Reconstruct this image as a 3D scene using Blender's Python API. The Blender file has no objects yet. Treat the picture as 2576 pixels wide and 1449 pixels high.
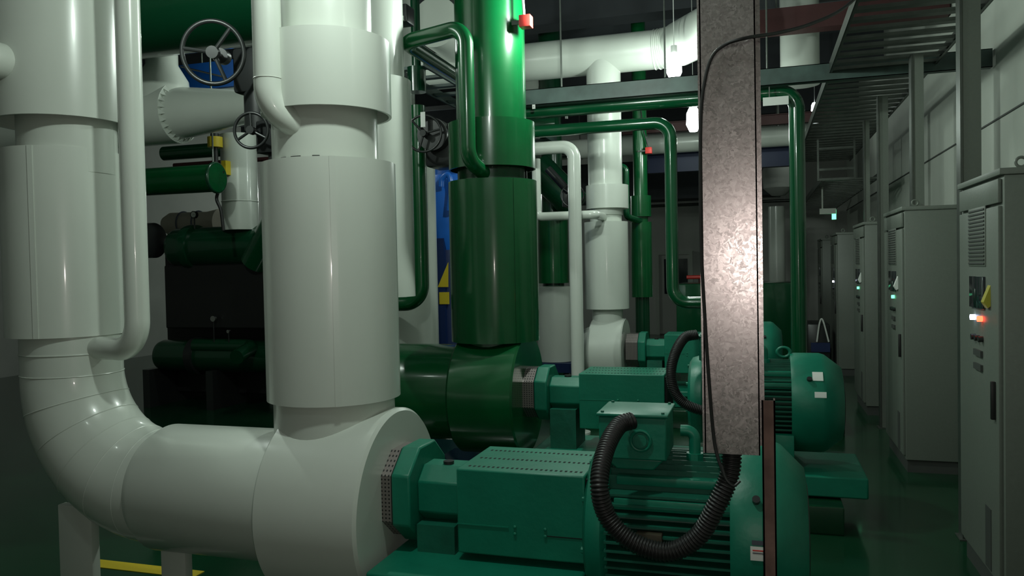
import bpy, bmesh, math, random
from mathutils import Vector, Matrix
R = math.radians
random.seed(4)
scn = bpy.context.scene
C = scn.collection

# ------------------------------------------------------------------ camera
W, H, F = 2576.0, 1449.0, 2000.0
CAMZ = 1.65
yaw, pitch, roll = math.atan(624.0/2000.0), R(1.46), R(1.15)
camR = (Matrix.Rotation(yaw, 4, 'Z') @ Matrix.Rotation(R(90) - pitch, 4, 'X') @ Matrix.Rotation(-roll, 4, 'Z'))
cd = bpy.data.cameras.new('camera'); cam = bpy.data.objects.new('camera', cd); C.objects.link(cam)
cam.matrix_world = Matrix.Translation((0, 0, CAMZ)) @ camR
cd.sensor_width = 36.0; cd.lens = F/W*36.0; cd.clip_start = 0.02
scn.camera = cam

# ------------------------------------------------------------------ world, exposure, lamps
wd = bpy.data.worlds.new('world'); scn.world = wd; wd.use_nodes = True
wd.node_tree.nodes['Background'].inputs[0].default_value = (0.10, 0.14, 0.12, 1)
wd.node_tree.nodes['Background'].inputs[1].default_value = 0.2
scn.view_settings.view_transform = 'Standard'; scn.view_settings.look = 'None'
scn.view_settings.gamma = 1.0; scn.view_settings.use_curve_mapping = False
scn.view_settings.exposure = 0.0

def lamp(name, loc, energy, col=(0.86, 1.0, 0.90), rad=0.07):
    l = bpy.data.lights.new(name, 'POINT'); l.energy = energy; l.color = col; l.shadow_soft_size = rad
    o = bpy.data.objects.new(name, l); C.objects.link(o); o.location = loc
    return o
def area_lamp(name, loc, rot, energy, size, sy, col=(0.86, 1.0, 0.90)):
    l = bpy.data.lights.new(name, 'AREA'); l.energy = energy; l.color = col; l.shape = 'RECTANGLE'; l.size = size; l.size_y = sy
    o = bpy.data.objects.new(name, l); C.objects.link(o); o.location = loc; o.rotation_euler = rot
    return o
# the phone's own flash beside the lens
lamp('phone_flash', (0.03, -0.02, CAMZ + 0.02), 25.0, (1.0, 0.90, 0.84), 0.012)

# ------------------------------------------------------------------ pixel -> place
Rm = camR.to_3x3()
def ray(px, py):
    return Rm @ Vector(((px - W/2)/F, -(py - H/2)/F, -1.0))
CAM = Vector((0, 0, CAMZ))
def at(px, py, Y):
    r = ray(px, py); return CAM + r*(Y/r.y)
def atX(px, py, X):
    r = ray(px, py); return CAM + r*(X/r.x)
def atZ(px, py, Z):
    r = ray(px, py); return CAM + r*((Z - CAMZ)/r.z)
def vcyl(l, r_, py, Y):
    """upright cylinder whose silhouette spans px l..r_ at height py; centre on plane Y -> (x, radius)"""
    a, b = ray(l, py), ray(r_, py)
    aa, bb = math.atan2(a.x, a.y), math.atan2(b.x, b.y)
    m, h = (aa + bb)/2, abs(bb - aa)/2
    x = math.tan(m)*Y; return x, math.hypot(x, Y)*math.sin(h)
def hcyl(t, b_, px, Y):
    """cylinder along X spanning py t..b_ at column px -> (z, radius)"""
    a, b = ray(px, t), ray(px, b_)
    aa, bb = math.atan2(a.z, a.y), math.atan2(b.z, b.y)
    m, h = (aa + bb)/2, abs(bb - aa)/2
    z = math.tan(m)*Y; return CAMZ + z, math.hypot(z, Y)*math.sin(h)

# ------------------------------------------------------------------ materials
def mat(name, col, rough=0.5, metal=0.0, coat=0.0, bump=0.0, bscale=20.0, var=0.0, vscale=6.0, emit=None, es=1.0, spec=0.5):
    m = bpy.data.materials.new(name); m.use_nodes = True
    nt = m.node_tree; p = nt.nodes['Principled BSDF']
    p.inputs['Base Color'].default_value = (*col, 1); p.inputs['Roughness'].default_value = rough
    p.inputs['Metallic'].default_value = metal; p.inputs['Coat Weight'].default_value = coat
    p.inputs['Coat Roughness'].default_value = 0.08
    p.inputs['Specular IOR Level'].default_value = spec
    tc = nt.nodes.new('ShaderNodeTexCoord')
    if var:
        n = nt.nodes.new('ShaderNodeTexNoise'); n.inputs['Scale'].default_value = vscale; n.inputs['Detail'].default_value = 5
        nt.links.new(tc.outputs['Object'], n.inputs['Vector'])
        cr = nt.nodes.new('ShaderNodeValToRGB'); cr.color_ramp.elements[0].position = .3; cr.color_ramp.elements[1].position = .7
        cr.color_ramp.elements[0].color = (*[c*(1-var) for c in col], 1); cr.color_ramp.elements[1].color = (*[min(1, c*(1+var)) for c in col], 1)
        nt.links.new(n.outputs['Fac'], cr.inputs['Fac']); nt.links.new(cr.outputs['Color'], p.inputs['Base Color'])
    if bump:
        n = nt.nodes.new('ShaderNodeTexNoise'); n.inputs['Scale'].default_value = bscale; n.inputs['Detail'].default_value = 3
        nt.links.new(tc.outputs['Object'], n.inputs['Vector'])
        b = nt.nodes.new('ShaderNodeBump'); b.inputs['Strength'].default_value = bump; b.inputs['Distance'].default_value = 0.02
        nt.links.new(n.outputs['Fac'], b.inputs['Height']); nt.links.new(b.outputs['Normal'], p.inputs['Normal'])
    if emit:
        p.inputs['Emission Color'].default_value = (*emit, 1); p.inputs['Emission Strength'].default_value = es
    return m
M = {}
M['white'] = mat('white_sheet', (0.61, 0.65, 0.59), 0.28, coat=0.35, bump=0.05, bscale=3.0, var=0.025, vscale=3)
M['greensheet'] = mat('green_sheet', (0.0006, 0.075, 0.019), 0.26, coat=0.35, bump=0.05, bscale=3.0, var=0.08)
M['greenpipe'] = mat('green_pipe', (0.002, 0.065, 0.022), 0.2, coat=0.6, bump=0.03, bscale=4)
M['darkgreen'] = mat('dark_green', (0.003, 0.045, 0.018), 0.25, coat=0.5)
M['teal'] = mat('teal_paint', (0.003, 0.175, 0.105), 0.42, bump=0.06, bscale=30, var=0.08, vscale=8)
M['tealdull'] = mat('teal_fins', (0.004, 0.11, 0.068), 0.5, bump=0.08, bscale=30, var=0.2, vscale=10)
M['black'] = mat('black_rubber', (0.012, 0.012, 0.012), 0.45)
M['blackmetal'] = mat('black_metal', (0.02, 0.022, 0.022), 0.35, spec=0.5)
M['hole'] = mat('hole_black', (0.003, 0.006, 0.005), 0.9)
M['floor'] = mat('green_epoxy', (0.004, 0.040, 0.016), 0.22, coat=0.3, bump=0.06, bscale=5, var=0.2, vscale=2)
M['ceil'] = mat('dark_ceiling', (0.10, 0.115, 0.13), 0.8, var=0.15, vscale=2)
M['beam'] = mat('dark_beam', (0.035, 0.040, 0.046), 0.7, var=0.1)
M['wall'] = mat('wall_paint', (0.42, 0.43, 0.40), 0.75, var=0.05, vscale=2)
M['wallr'] = mat('wall_white', (0.41, 0.44, 0.39), 0.7, var=0.04, vscale=2)
M['cab'] = mat('cabinet_paint', (0.145, 0.165, 0.14), 0.45, bump=0.03, bscale=90, var=0.04, vscale=60)
M['cabdark'] = mat('cabinet_dark_grey', (0.05, 0.055, 0.05), 0.6)  # plain dark grey for plinths, louvres, name strips and the wall seam
M['steel'] = mat('tray_steel', (0.13, 0.145, 0.13), 0.38, metal=0.7, var=0.15, vscale=10)
M['channel'] = mat('painted_channel', (0.05, 0.085, 0.075), 0.5, var=0.3, vscale=6)
M['rust'] = mat('rusty_primer', (0.20, 0.115, 0.095), 0.7, var=0.3, vscale=14)
M['redsteel'] = mat('red_primer', (0.045, 0.010, 0.010), 0.6, var=0.1)
M['red'] = mat('red_plastic', (0.62, 0.045, 0.035), 0.4)
M['blue'] = mat('blue_paint', (0.012, 0.13, 0.55), 0.35, coat=.3)
M['bluedark'] = mat('dark_blue_paint', (0.004, 0.018, 0.085), 0.45)
M['yellow'] = mat('yellow_paint', (0.55, 0.42, 0.02), 0.5)
M['paper'] = mat('paper', (0.72, 0.74, 0.70), 0.6)
M['ink'] = mat('ink', (0.05, 0.06, 0.08), 0.6)
M['chrome'] = mat('bright_metal', (0.6, 0.6, 0.58), 0.25, metal=1)
M['plate'] = mat('name_plate', (0.055, 0.05, 0.03), 0.55, metal=.3, var=.3, vscale=30)
M['cream'] = mat('cream_insulation', (0.50, 0.46, 0.38), 0.6, bump=.3, bscale=12)
M['concrete'] = mat('concrete', (0.20, 0.21, 0.19), 0.85, var=0.2, vscale=5)
M['bulb'] = mat('lit_bulb', (1, 1, 1), 0.5, emit=(0.90, 1.0, 0.97), es=14)
M['ledw'] = mat('lit_white_led', (1, 1, 1), 0.5, emit=(0.7, 0.75, 1.0), es=6)
M['ledg'] = mat('lit_green_led', (.2, 1, .5), 0.5, emit=(0.15, 1.0, 0.45), es=2.5)
M['ledr'] = mat('lit_red_led', (1, .1, .05), 0.5, emit=(1.0, 0.05, 0.02), es=9)
M['yellowflap'] = mat('yellow_tag', (0.40, 0.36, 0.03), 0.5)
M['glass'] = mat('dark_glass', (0.02, 0.025, 0.03), 0.08, coat=.5)
# galvanised sheet with spangle
def galv():
    m = mat('galvanised', (0.42, 0.38, 0.37), 0.33, metal=0.9)
    nt = m.node_tree; p = nt.nodes['Principled BSDF']; tc = nt.nodes.new('ShaderNodeTexCoord')
    v = nt.nodes.new('ShaderNodeTexVoronoi'); v.inputs['Scale'].default_value = 130; v.inputs['Randomness'].default_value = 1
    n = nt.nodes.new('ShaderNodeTexNoise'); n.inputs['Scale'].default_value = 35; n.inputs['Detail'].default_value = 6
    nt.links.new(tc.outputs['Object'], n.inputs['Vector'])
    mx = nt.nodes.new('ShaderNodeMixRGB'); mx.inputs['Fac'].default_value = 0.06
    nt.links.new(tc.outputs['Object'], mx.inputs[1]); nt.links.new(n.outputs['Color'], mx.inputs[2]); nt.links.new(mx.outputs[0], v.inputs['Vector'])
    sep = nt.nodes.new('ShaderNodeSeparateColor'); nt.links.new(v.outputs['Color'], sep.inputs[0])
    cr = nt.nodes.new('ShaderNodeValToRGB'); cr.color_ramp.elements[0].color = (0.40, 0.355, 0.35, 1); cr.color_ramp.elements[1].color = (0.55, 0.50, 0.49, 1)
    nt.links.new(sep.outputs[0], cr.inputs['Fac']); nt.links.new(cr.outputs['Color'], p.inputs['Base Color'])
    mr = nt.nodes.new('ShaderNodeMapRange'); mr.inputs['To Min'].default_value = 0.25; mr.inputs['To Max'].default_value = 0.36
    nt.links.new(sep.outputs[1], mr.inputs['Value']); nt.links.new(mr.outputs[0], p.inputs['Roughness'])
    return m
M['galv'] = galv()
# perforated sheet (pattern of the sheet itself)
def perf():
    m = mat('perforated_sheet', (0.25, 0.22, 0.21), 0.4, metal=0.6)
    nt = m.node_tree; p = nt.nodes['Principled BSDF']; tc = nt.nodes.new('ShaderNodeTexCoord')
    sc = nt.nodes.new('ShaderNodeVectorMath'); sc.operation = 'SCALE'; sc.inputs['Scale'].default_value = 1/0.0155
    fr = nt.nodes.new('ShaderNodeVectorMath'); fr.operation = 'FRACTION'
    sb = nt.nodes.new('ShaderNodeVectorMath'); sb.operation = 'SUBTRACT'; sb.inputs[1].default_value = (.5, .5, .5)
    ml = nt.nodes.new('ShaderNodeVectorMath'); ml.operation = 'MULTIPLY'; ml.inputs[1].default_value = (1, 0, 1)
    ln = nt.nodes.new('ShaderNodeVectorMath'); ln.operation = 'LENGTH'
    lt = nt.nodes.new('ShaderNodeMath'); lt.operation = 'LESS_THAN'; lt.inputs[1].default_value = 0.24
    nt.links.new(tc.outputs['Object'], sc.inputs[0]); nt.links.new(sc.outputs[0], fr.inputs[0]); nt.links.new(fr.outputs[0], sb.inputs[0])
    nt.links.new(sb.outputs[0], ml.inputs[0]); nt.links.new(ml.outputs[0], ln.inputs[0]); nt.links.new(ln.outputs['Value'], lt.inputs[0])
    mx = nt.nodes.new('ShaderNodeMixRGB'); mx.inputs[1].default_value = (0.27, 0.235, 0.225, 1); mx.inputs[2].default_value = (0.01, 0.01, 0.01, 1)
    nt.links.new(lt.outputs[0], mx.inputs['Fac']); nt.links.new(mx.outputs[0], p.inputs['Base Color'])
    iv = nt.nodes.new('ShaderNodeMath'); iv.operation = 'SUBTRACT'; iv.inputs[0].default_value = 0.6
    nt.links.new(lt.outputs[0], iv.inputs[1]); iv.use_clamp = True
    nt.links.new(iv.outputs[0], p.inputs['Metallic'])
    return m
M['perf'] = perf()

# ------------------------------------------------------------------ mesh helpers
def frame(d):
    d = d.normalized(); u = Vector((0, 0, 1)) if abs(d.z) < .9 else Vector((1, 0, 0))
    a = d.cross(u).normalized(); b = a.cross(d).normalized(); return a, b
class MB:
    def __init__(s): s.bm = bmesh.new()
    def box(s, x0, x1, y0, y1, z0, z1, bev=0.0, mtx=None):
        t = bmesh.new()
        vs = [t.verts.new((x, y, z)) for x in (min(x0, x1), max(x0, x1)) for y in (min(y0, y1), max(y0, y1)) for z in (min(z0, z1), max(z0, z1))]
        for f in ((0,1,3,2),(4,6,7,5),(0,4,5,1),(2,3,7,6),(0,2,6,4),(1,5,7,3)): t.faces.new([vs[i] for i in f])
        if bev: bmesh.ops.bevel(t, geom=t.edges[:], offset=bev, segments=2, affect='EDGES', profile=.5)
        if mtx: bmesh.ops.transform(t, matrix=mtx, verts=t.verts)
        s.add(t); return s
    def add(s, t):
        me = bpy.data.meshes.new('t'); t.to_mesh(me); t.free(); s.bm.from_mesh(me); bpy.data.meshes.remove(me)
    def lathe(s, prof, p0, d, n=64, cap=True, a0=0, a1=None):
        """prof: list of (along, radius) about axis through p0 in direction d"""
        p0 = Vector(p0); d = Vector(d).normalized(); a, b = frame(d); rings = []
        for (t, r) in prof:
            if r < 1e-6: rings.append([s.bm.verts.new(p0 + d*t)]); continue
            rings.append([s.bm.verts.new(p0 + d*t + (a*math.cos(2*math.pi*(k+.5)/n) + b*math.sin(2*math.pi*(k+.5)/n))*r) for k in range(n)])
        for q in range(len(rings)-1):
            A, B = rings[q], rings[q+1]
            for k in range(n):
                k2 = (k+1) % n
                if len(A) == 1 and len(B) == 1: continue
                if len(A) == 1: s.bm.faces.new((A[0], B[k2], B[k]))
                elif len(B) == 1: s.bm.faces.new((A[k], A[k2], B[0]))
                else: s.bm.faces.new((A[k], A[k2], B[k2], B[k]))
        if cap:
            for rg in (rings[0], rings[-1]):
                if len(rg) > 2: s.bm.faces.new(rg)
        return s
    def cyl(s, p0, p1, r, r1=None, n=48):
        p0, p1 = Vector(p0), Vector(p1); L = (p1-p0).length
        return s.lathe([(0, r), (L, r if r1 is None else r1)], p0, p1-p0, n)
    def tube(s, pts, r, n=24, cap=True, rf=None):
        pts = [Vector(p) for p in pts]; rings = []
        d0 = (pts[1]-pts[0]).normalized(); a, b = frame(d0)
        for i, p in enumerate(pts):
            if i == 0: d = pts[1]-pts[0]
            elif i == len(pts)-1: d = pts[-1]-pts[-2]
            else: d = (pts[i+1]-p).normalized() + (p-pts[i-1]).normalized()
            d.normalize()
            a = (a - d*a.dot(d)).normalized(); b = d.cross(a)
            rr = r if rf is None else rf(i)
            rings.append([s.bm.verts.new(p + (a*math.cos(2*math.pi*k/n) + b*math.sin(2*math.pi*k/n))*rr) for k in range(n)])
        for A, B in zip(rings, rings[1:]):
            for k in range(n): s.bm.faces.new((A[k], A[(k+1) % n], B[(k+1) % n], B[k]))
        if cap: s.bm.faces.new(rings[0]); s.bm.faces.new(rings[-1])
        return s
    def torus(s, c, axis, R_, r, n=48, m=12):
        c = Vector(c); a, b = frame(Vector(axis))
        pts = [c + (a*math.cos(2*math.pi*k/n) + b*math.sin(2*math.pi*k/n))*R_ for k in range(n)]
        rings = []
        ax = Vector(axis).normalized()
        for k in range(n):
            o = (pts[k]-c).normalized()
            rings.append([s.bm.verts.new(pts[k] + (o*math.cos(2*math.pi*j/m) + ax*math.sin(2*math.pi*j/m))*r) for j in range(m)])
        for k in range(n):
            A, B = rings[k], rings[(k+1) % n]
            for j in range(m): s.bm.faces.new((A[j], A[(j+1) % m], B[(j+1) % m], B[j]))
        return s
    def prism(s, poly, axis, t0, t1):
        """poly: 2-D points; axis 'x': (y,z) extruded in x; 'y': (x,z); 'z': (x,y)"""
        f = {'x': lambda p, t: (t, p[0], p[1]), 'y': lambda p, t: (p[0], t, p[1]), 'z': lambda p, t: (p[0], p[1], t)}[axis]
        A = [s.bm.verts.new(f(p, t0)) for p in poly]; B = [s.bm.verts.new(f(p, t1)) for p in poly]
        s.bm.faces.new(A); s.bm.faces.new(B[::-1]); n = len(poly)
        for k in range(n): s.bm.faces.new((A[k], B[k], B[(k+1) % n], A[(k+1) % n]))
        return s
    def sphere(s, c, r, sz=(1, 1, 1)):
        t = bmesh.new(); bmesh.ops.create_uvsphere(t, u_segments=24, v_segments=16, radius=r)
        bmesh.ops.transform(t, matrix=Matrix.Translation(c) @ Matrix.Diagonal((*sz, 1)), verts=t.verts); s.add(t); return s
    def build(s, name, m, parent=None, bev=0.0, ang=35):
        bmesh.ops.recalc_face_normals(s.bm, faces=s.bm.faces)
        me = bpy.data.meshes.new(name); s.bm.to_mesh(me); s.bm.free()
        for p in me.polygons: p.use_smooth = True
        me.set_sharp_from_angle(angle=R(ang))
        me.materials.append(m); o = bpy.data.objects.new(name, me); C.objects.link(o)
        if parent is not None: o.parent = parent
        if bev:
            b = o.modifiers.new('bev', 'BEVEL'); b.width = bev; b.segments = 2; b.limit_method = 'ANGLE'; b.angle_limit = R(40)
        return o
def arc(corner, din, dout, rad, n=10):
    """points of a bend: path arriving along din at corner, leaving along dout"""
    corner, din, dout = Vector(corner), Vector(din).normalized(), Vector(dout).normalized()
    ang = din.angle(dout); t = rad*math.tan(ang/2); c0 = corner - din*t; nrm = (dout - din*dout.dot(din)).normalized()
    ctr = c0 + nrm*rad
    return [ctr + (-nrm*math.cos(ang*k/n) + din*math.sin(ang*k/n))*rad for k in range(n+1)]
def path(pts, rad, n=10):
    pts = [Vector(p) for p in pts]; out = [pts[0]]
    for i in range(1, len(pts)-1):
        out += arc(pts[i], pts[i]-pts[i-1], pts[i+1]-pts[i], rad, n)
    out.append(pts[-1]); return out
def smooth_path(pts, n=14):
    pts = [Vector(p) for p in pts]; P = [pts[0]*2-pts[1]] + pts + [pts[-1]*2-pts[-2]]; out = []
    for i in range(1, len(P)-2):
        for k in range(n):
            t = k/n; a, b, c, d = P[i-1], P[i], P[i+1], P[i+2]
            out.append(.5*((2*b) + (c-a)*t + (2*a-5*b+4*c-d)*t*t + (3*b-a-3*c+d)*t**3))
    out.append(pts[-1]); return out
def empty(name, loc=(0, 0, 0)):
    o = bpy.data.objects.new(name, None); C.objects.link(o); o.location = loc; o.empty_display_size = .1; return o
def tag(o, label=None, cat=None, group=None, kind=None):
    if label: o['label'] = label
    if cat: o['category'] = cat
    if group: o['group'] = group
    if kind: o['kind'] = kind
    return o
def struct(o): o['kind'] = 'structure'; return o
def kids(o): return [c for c in C.objects if c.parent == o]
def copy_tree(o, parent=None):
    c = o.copy(); C.objects.link(c)
    if parent is not None: c.parent = parent
    for k in kids(o): copy_tree(k, c)
    return c

# ------------------------------------------------------------------ room shell
XL, XR, YB, YF, ZC = -12.0, 1.85, 19.0, -3.0, 5.2
struct(MB().box(XL, XR, YF, YB, -0.2, 0).build('floor', M['floor']))
struct(MB().box(XL, XR, YF, YB, ZC, ZC+.2).build('ceiling', M['ceil']))
struct(MB().box(XL, XR, YB, YB+.2, 0, ZC).build('wall_back', M['wall']))
struct(MB().box(XR, XR+.2, YF, YB, 0, ZC).build('wall_right', M['wallr']))
struct(MB().box(XL-.2, XL, YF, YB, 0, ZC).build('wall_left', M['wall']))
struct(MB().box(XL, XR, YF-.2, YF, 0, ZC).build('wall_front', M['wall']))
for i, (y, d) in enumerate(((2.2, .45), (5.0, .45), (9.6, .55), (13.4, .6), (16.6, .6))):
    struct(MB().box(XL, XR, y, y+.35, ZC-d, ZC).build('trim_%d' % (i+1), M['beam']))
# seam along the white wall
a = atX(2576, 258, XR-.01)
struct(MB().box(XR-.012, XR, 1.0, YB, a.z-.006, a.z+.006).build('trim_7', M['cabdark']))
# door in the far wall
dl, dr = at(1648, 640, YB-.1).x, at(1742, 640, YB-.1).x
dtop = at(1690, 632, YB-.1).z
d = MB(); d.box(dl, dl+.08, YB-.08, YB, 0, dtop); d.box(dr-.08, dr, YB-.08, YB, 0, dtop); d.box(dl+.08, dr-.08, YB-.08, YB, dtop-.08, dtop)
door = struct(d.build('door_1', M['wallr']))
MB().box(dl+.08, dr-.08, YB-.05, YB-.01, 0.02, dtop-.08).build('door_leaf', M['wall'], door)
MB().box(dl+.2, dr-.12, YB-.056, YB-.04, dtop-1.0, dtop-.18).build('door_pane', M['glass'], door)
MB().box(at(440, 500, YB-.1).x, at(512, 500, YB-.1).x, YB-.6, YB, 0, ZC).build('trim_8', M['concrete'])
struct(bpy.data.objects['trim_8'])

# ------------------------------------------------------------------ risers: upright pipes in sheet jackets
def zat(px, py, Y): return at(px, py, Y).z
def zr(cx, py, Y, r):
    """height of the front of a rim seen at py on a pipe of radius r at (cx, Y)"""
    k = 1 - r/math.hypot(cx, Y); x, y = cx*k, Y*k
    lo, hi = -3.0, 9.0
    for _ in range(40):
        m = (lo+hi)/2; v = camR.to_3x3().transposed() @ (Vector((x, y, m)) - CAM)
        if H/2 - F*v.y/-v.z > py: lo = m
        else: hi = m
    return lo
def sleeve(mb, x, y, r, z0, z1, inner, open_bottom=True, open_top=False, t=.012, depth=.10):
    """sheet jacket: thin wall with a recess at an open end down to the inner pipe"""
    prof = []
    if open_bottom: prof += [(z0+depth, inner*.98), (z0+depth, r-t), (z0, r-t), (z0, r)]
    else: prof += [(z0, inner*.98), (z0, r)]
    if open_top: prof += [(z1, r), (z1, r-t), (z1-depth, r-t), (z1-depth, inner*.98)]
    else: prof += [(z1, r), (z1, inner*.98)]
    mb.lathe([(p[0], p[1]) for p in prof] , (x, y, 0), (0, 0, 1), 96, cap=False); return mb
def seam(parent, x, y, r, z0, z1, m, ang=-1.9):
    """standing lap seam of a jacket, with its rivets"""
    dx, dy = math.cos(ang), math.sin(ang)
    mt = Matrix.Translation((x + dx*(r+.001), y + dy*(r+.001), 0)) @ Matrix.Rotation(ang, 4, 'Z')
    s = MB(); s.box(-.003, .002, -.012, .012, z0, z1, mtx=mt); s.build('lap_seam', m, parent)

def place(o, x, y, z=0):
    """put a thing's empty at its base while its parts stay where they are"""
    o.location = (x, y, z)
    for k in kids(o): k.location = (-x, -y, -z)
    return o
def finish(root, x, y, z, label, cat, group=None):
    place(root, x, y, z); tag(root, label, cat, group); return root

# ---- column 1: far left white riser with its long elbow
Y1 = 3.03
X1, r1 = vcyl(4, 313, 700, Y1)
rn = vcyl(60, 325, 950, Y1)[1]
root = empty('insulated_riser')
AX = zat(540, 1237, Y1)     # shaft height of the first pump
hz, hr = hcyl(1070, 1400, 540, Y1)
AX = hz
za = zr(X1, 292, Y1, r1*1.04)
mb = MB(); sleeve(mb, vcyl(-38, 326, 150, Y1)[0], Y1, vcyl(-38, 326, 150, Y1)[1], za, ZC-.02, rn); mb.build('upper_jacket', M['white'], root)
zb, zc_ = zr(X1, 366, Y1, r1), zr(X1, 850, Y1, r1)
nk = vcyl(38, 296, 340, Y1); MB().cyl((nk[0], Y1, zb-.11), (nk[0], Y1, za+.12), nk[1]).build('neck', M['white'], root)
mb = MB(); sleeve(mb, X1, Y1, r1, zc_, zb, rn*.98, open_top=False); mb.build('valve_jacket', M['white'], root)
xs = X1+.03
BR = .52
pts = [(xs, Y1, zc_+.11), (xs, Y1, AX+BR)] + arc((xs, Y1, AX), (0, 0, -1), (1, 0, 0), BR, 28) + [(xs+BR+.12, Y1, AX)]
MB().tube(pts, rn*1.04, 64, rf=lambda i: rn*(1.0 + .16*max(0, min(1, (i-2)/26)))).build('elbow', M['white'], root)
# gore seams round the elbow
g = MB()
for k in range(6):
    t = k/5*math.pi/2*.92
    c = Vector((xs+BR - BR*math.cos(t), Y1, AX+BR - BR*math.sin(t)))
    tilt = (math.sin(t), 0, -math.cos(t))
    g.torus(c, tilt, rn*(1.0+.16*t/(math.pi/2))+.0005, .003, 72, 6)
g.build('elbow_seam', M['white'], root)
for zz in (AX+BR+.10,):
    MB().torus((xs, Y1, zz), (0, 0, 1), rn+.001, .004, 72, 6).build('neck_seam', M['white'], root)
xh0 = at(420, 1100, Y1).x - .05
mb = MB(); mb.lathe([(0, rn*1.1), (.07, hr), (1.9-abs(0)-(0), hr)][:2] + [(-1.86 - xh0, hr)], (xh0, Y1, AX), (1, 0, 0), 80); mb.build('suction_pipe', M['white'], root)
# valve bodies' sheet edge seen under the jacket
seam(root, X1, Y1, r1, zc_, zb, M['white'], -1.25)
finish(root, X1, Y1, AX, 'white jacketed riser at far left, bending through a segmented elbow into the front pump', 'pipe')
# its bypass pipe
root = empty('bypass_pipe')
xb, rb = vcyl(296, 362, 300, Y1-.12)
pb = path([(xb, Y1-.12, ZC-.02), (xb, Y1-.12, zat(330, 880, Y1-.12)), (X1+rn*.62, Y1-.03, zat(330, 880, Y1-.12))], .135, 14)
MB().tube(pb, rb, 48).build('pipe', M['white'], root)
finish(root, xb, Y1-.12, 1.5, 'slim white bypass pipe hugging the far left riser, hooking back under its jacket', 'pipe', None)
root = empty('bypass_pipe')
MB().tube(path([(X1-.62, Y1-.05, ZC-.02), (X1-.62, Y1-.05, zat(5, 118, Y1)), (X1-.05, Y1-.05, zat(5, 150, Y1))], .1, 10)[:0] or
          path([at(-52, 140, Y1-.40) + Vector((-.9, 0, 0)), at(-52, 140, Y1-.40), at(-52, 140, Y1-.40) + Vector((0, .3, 0))], .1, 10), .08, 32).build('pipe', M['white'], root)
finish(root, X1-.30, Y1-.2, 2.4, 'white pipe bend poking in at the left edge of the photo, upper part', 'pipe')
# supports under the horizontal pipe
for nm, l, r_, yt, lab in (('support_leg', 158, 245, 1230, 'white square post holding up the elbow of the far left riser'),
                           ('support_leg', 412, 478, 1390, 'short white post under the horizontal suction pipe')):
    root = empty(nm); x0 = at(l, 1350, Y1).x; x1 = at(r_, 1350, Y1).x - .03
    zt = AX - hr + (.16 if l < 300 else .02)
    MB().box(x0, x1+.02, Y1-.025, Y1+.025, 0.01, zt, .006).build('post', M['white'], root)
    MB().box(x0-.05, x1+.05, Y1-.13, Y1+.13, 0, .012).build('foot_plate', M['greenpipe'], root)
    finish(root, (x0+x1)/2, Y1, 0, lab, 'support')

# ---- column 2
X2, r2 = vcyl(662, 1001, 700, Y1)
rn2 = .235
root = empty('insulated_riser')
xu, ru = vcyl(702, 934, 40, Y1)
MB().cyl((xu, Y1, 2.2), (xu, Y1, ZC-.02), ru).build('upper_pipe', M['white'], root)
xj, rj = vcyl(652, 982, 160, Y1)
za, zt = zr(X2, 262, Y1, rj), zr(X2, 62, Y1, rj)
mb = MB(); sleeve(mb, xj, Y1, rj, za, zt, ru); mb.build('upper_jacket', M['white'], root)
xk, rk = vcyl(682, 950, 335, Y1)
zb = zr(X2, 392, Y1, r2); zc_ = zr(X2, 1024, Y1, r2)
MB().cyl((xk, Y1, zb-.12), (xk, Y1, za+.13), rk).build('neck', M['white'], root)
mb = MB(); sleeve(mb, X2, Y1, r2, zc_, zb, rk, open_top=True, depth=.03); mb.build('valve_jacket', M['white'], root)
for a0, a1 in ((-1.95, -1.83), (-1.70, -1.50), (-1.28, -1.15)):  # black strips put in for the dark gaps between neck and jacket
    g = MB(); n = 8; po = [(xk + math.cos(a0+(a1-a0)*k/n)*(rk+.004), Y1 + math.sin(a0+(a1-a0)*k/n)*(rk+.004)) for k in range(n+1)]
    pi = [(xk + math.cos(a0+(a1-a0)*k/n)*(rk-.01), Y1 + math.sin(a0+(a1-a0)*k/n)*(rk-.01)) for k in range(n, -1, -1)]
    g.prism(po+pi, 'z', zb-.02, zb+.012); g.build('dark_gap', M['hole'], root)
seam(root, X2, Y1, r2, zc_, zb, M['white'], -1.0)
MB().cyl((X2, Y1, AX+.25), (X2, Y1, zc_+.12), .255).build('lower_neck', M['white'], root)
finish(root, X2, Y1, AX, 'large white jacketed riser standing on the front pump, centre left', 'pipe')
root = empty('bypass_pipe')
xb, rb = vcyl(634, 709, 100, Y1-.27)
yb2 = Y1-.27
e0 = at(672, 268, yb2); e1 = at(812, 352, Y1-.08)
MB().tube(path([(xb, yb2, ZC-.02), (xb, yb2, e0.z), (xk+.06, Y1-.08, e1.z-.03)], .14, 14), rb, 48).build('pipe', M['white'], root)
MB().torus((xb, yb2, zat(670, 200, yb2)), (0, 0, 1), rb+.0006, .002, 48, 6).build('pipe_seam', M['white'], root)
finish(root, xb, yb2, 2.3, 'slim white bypass pipe turning into the neck of the large white riser', 'pipe')

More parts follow.
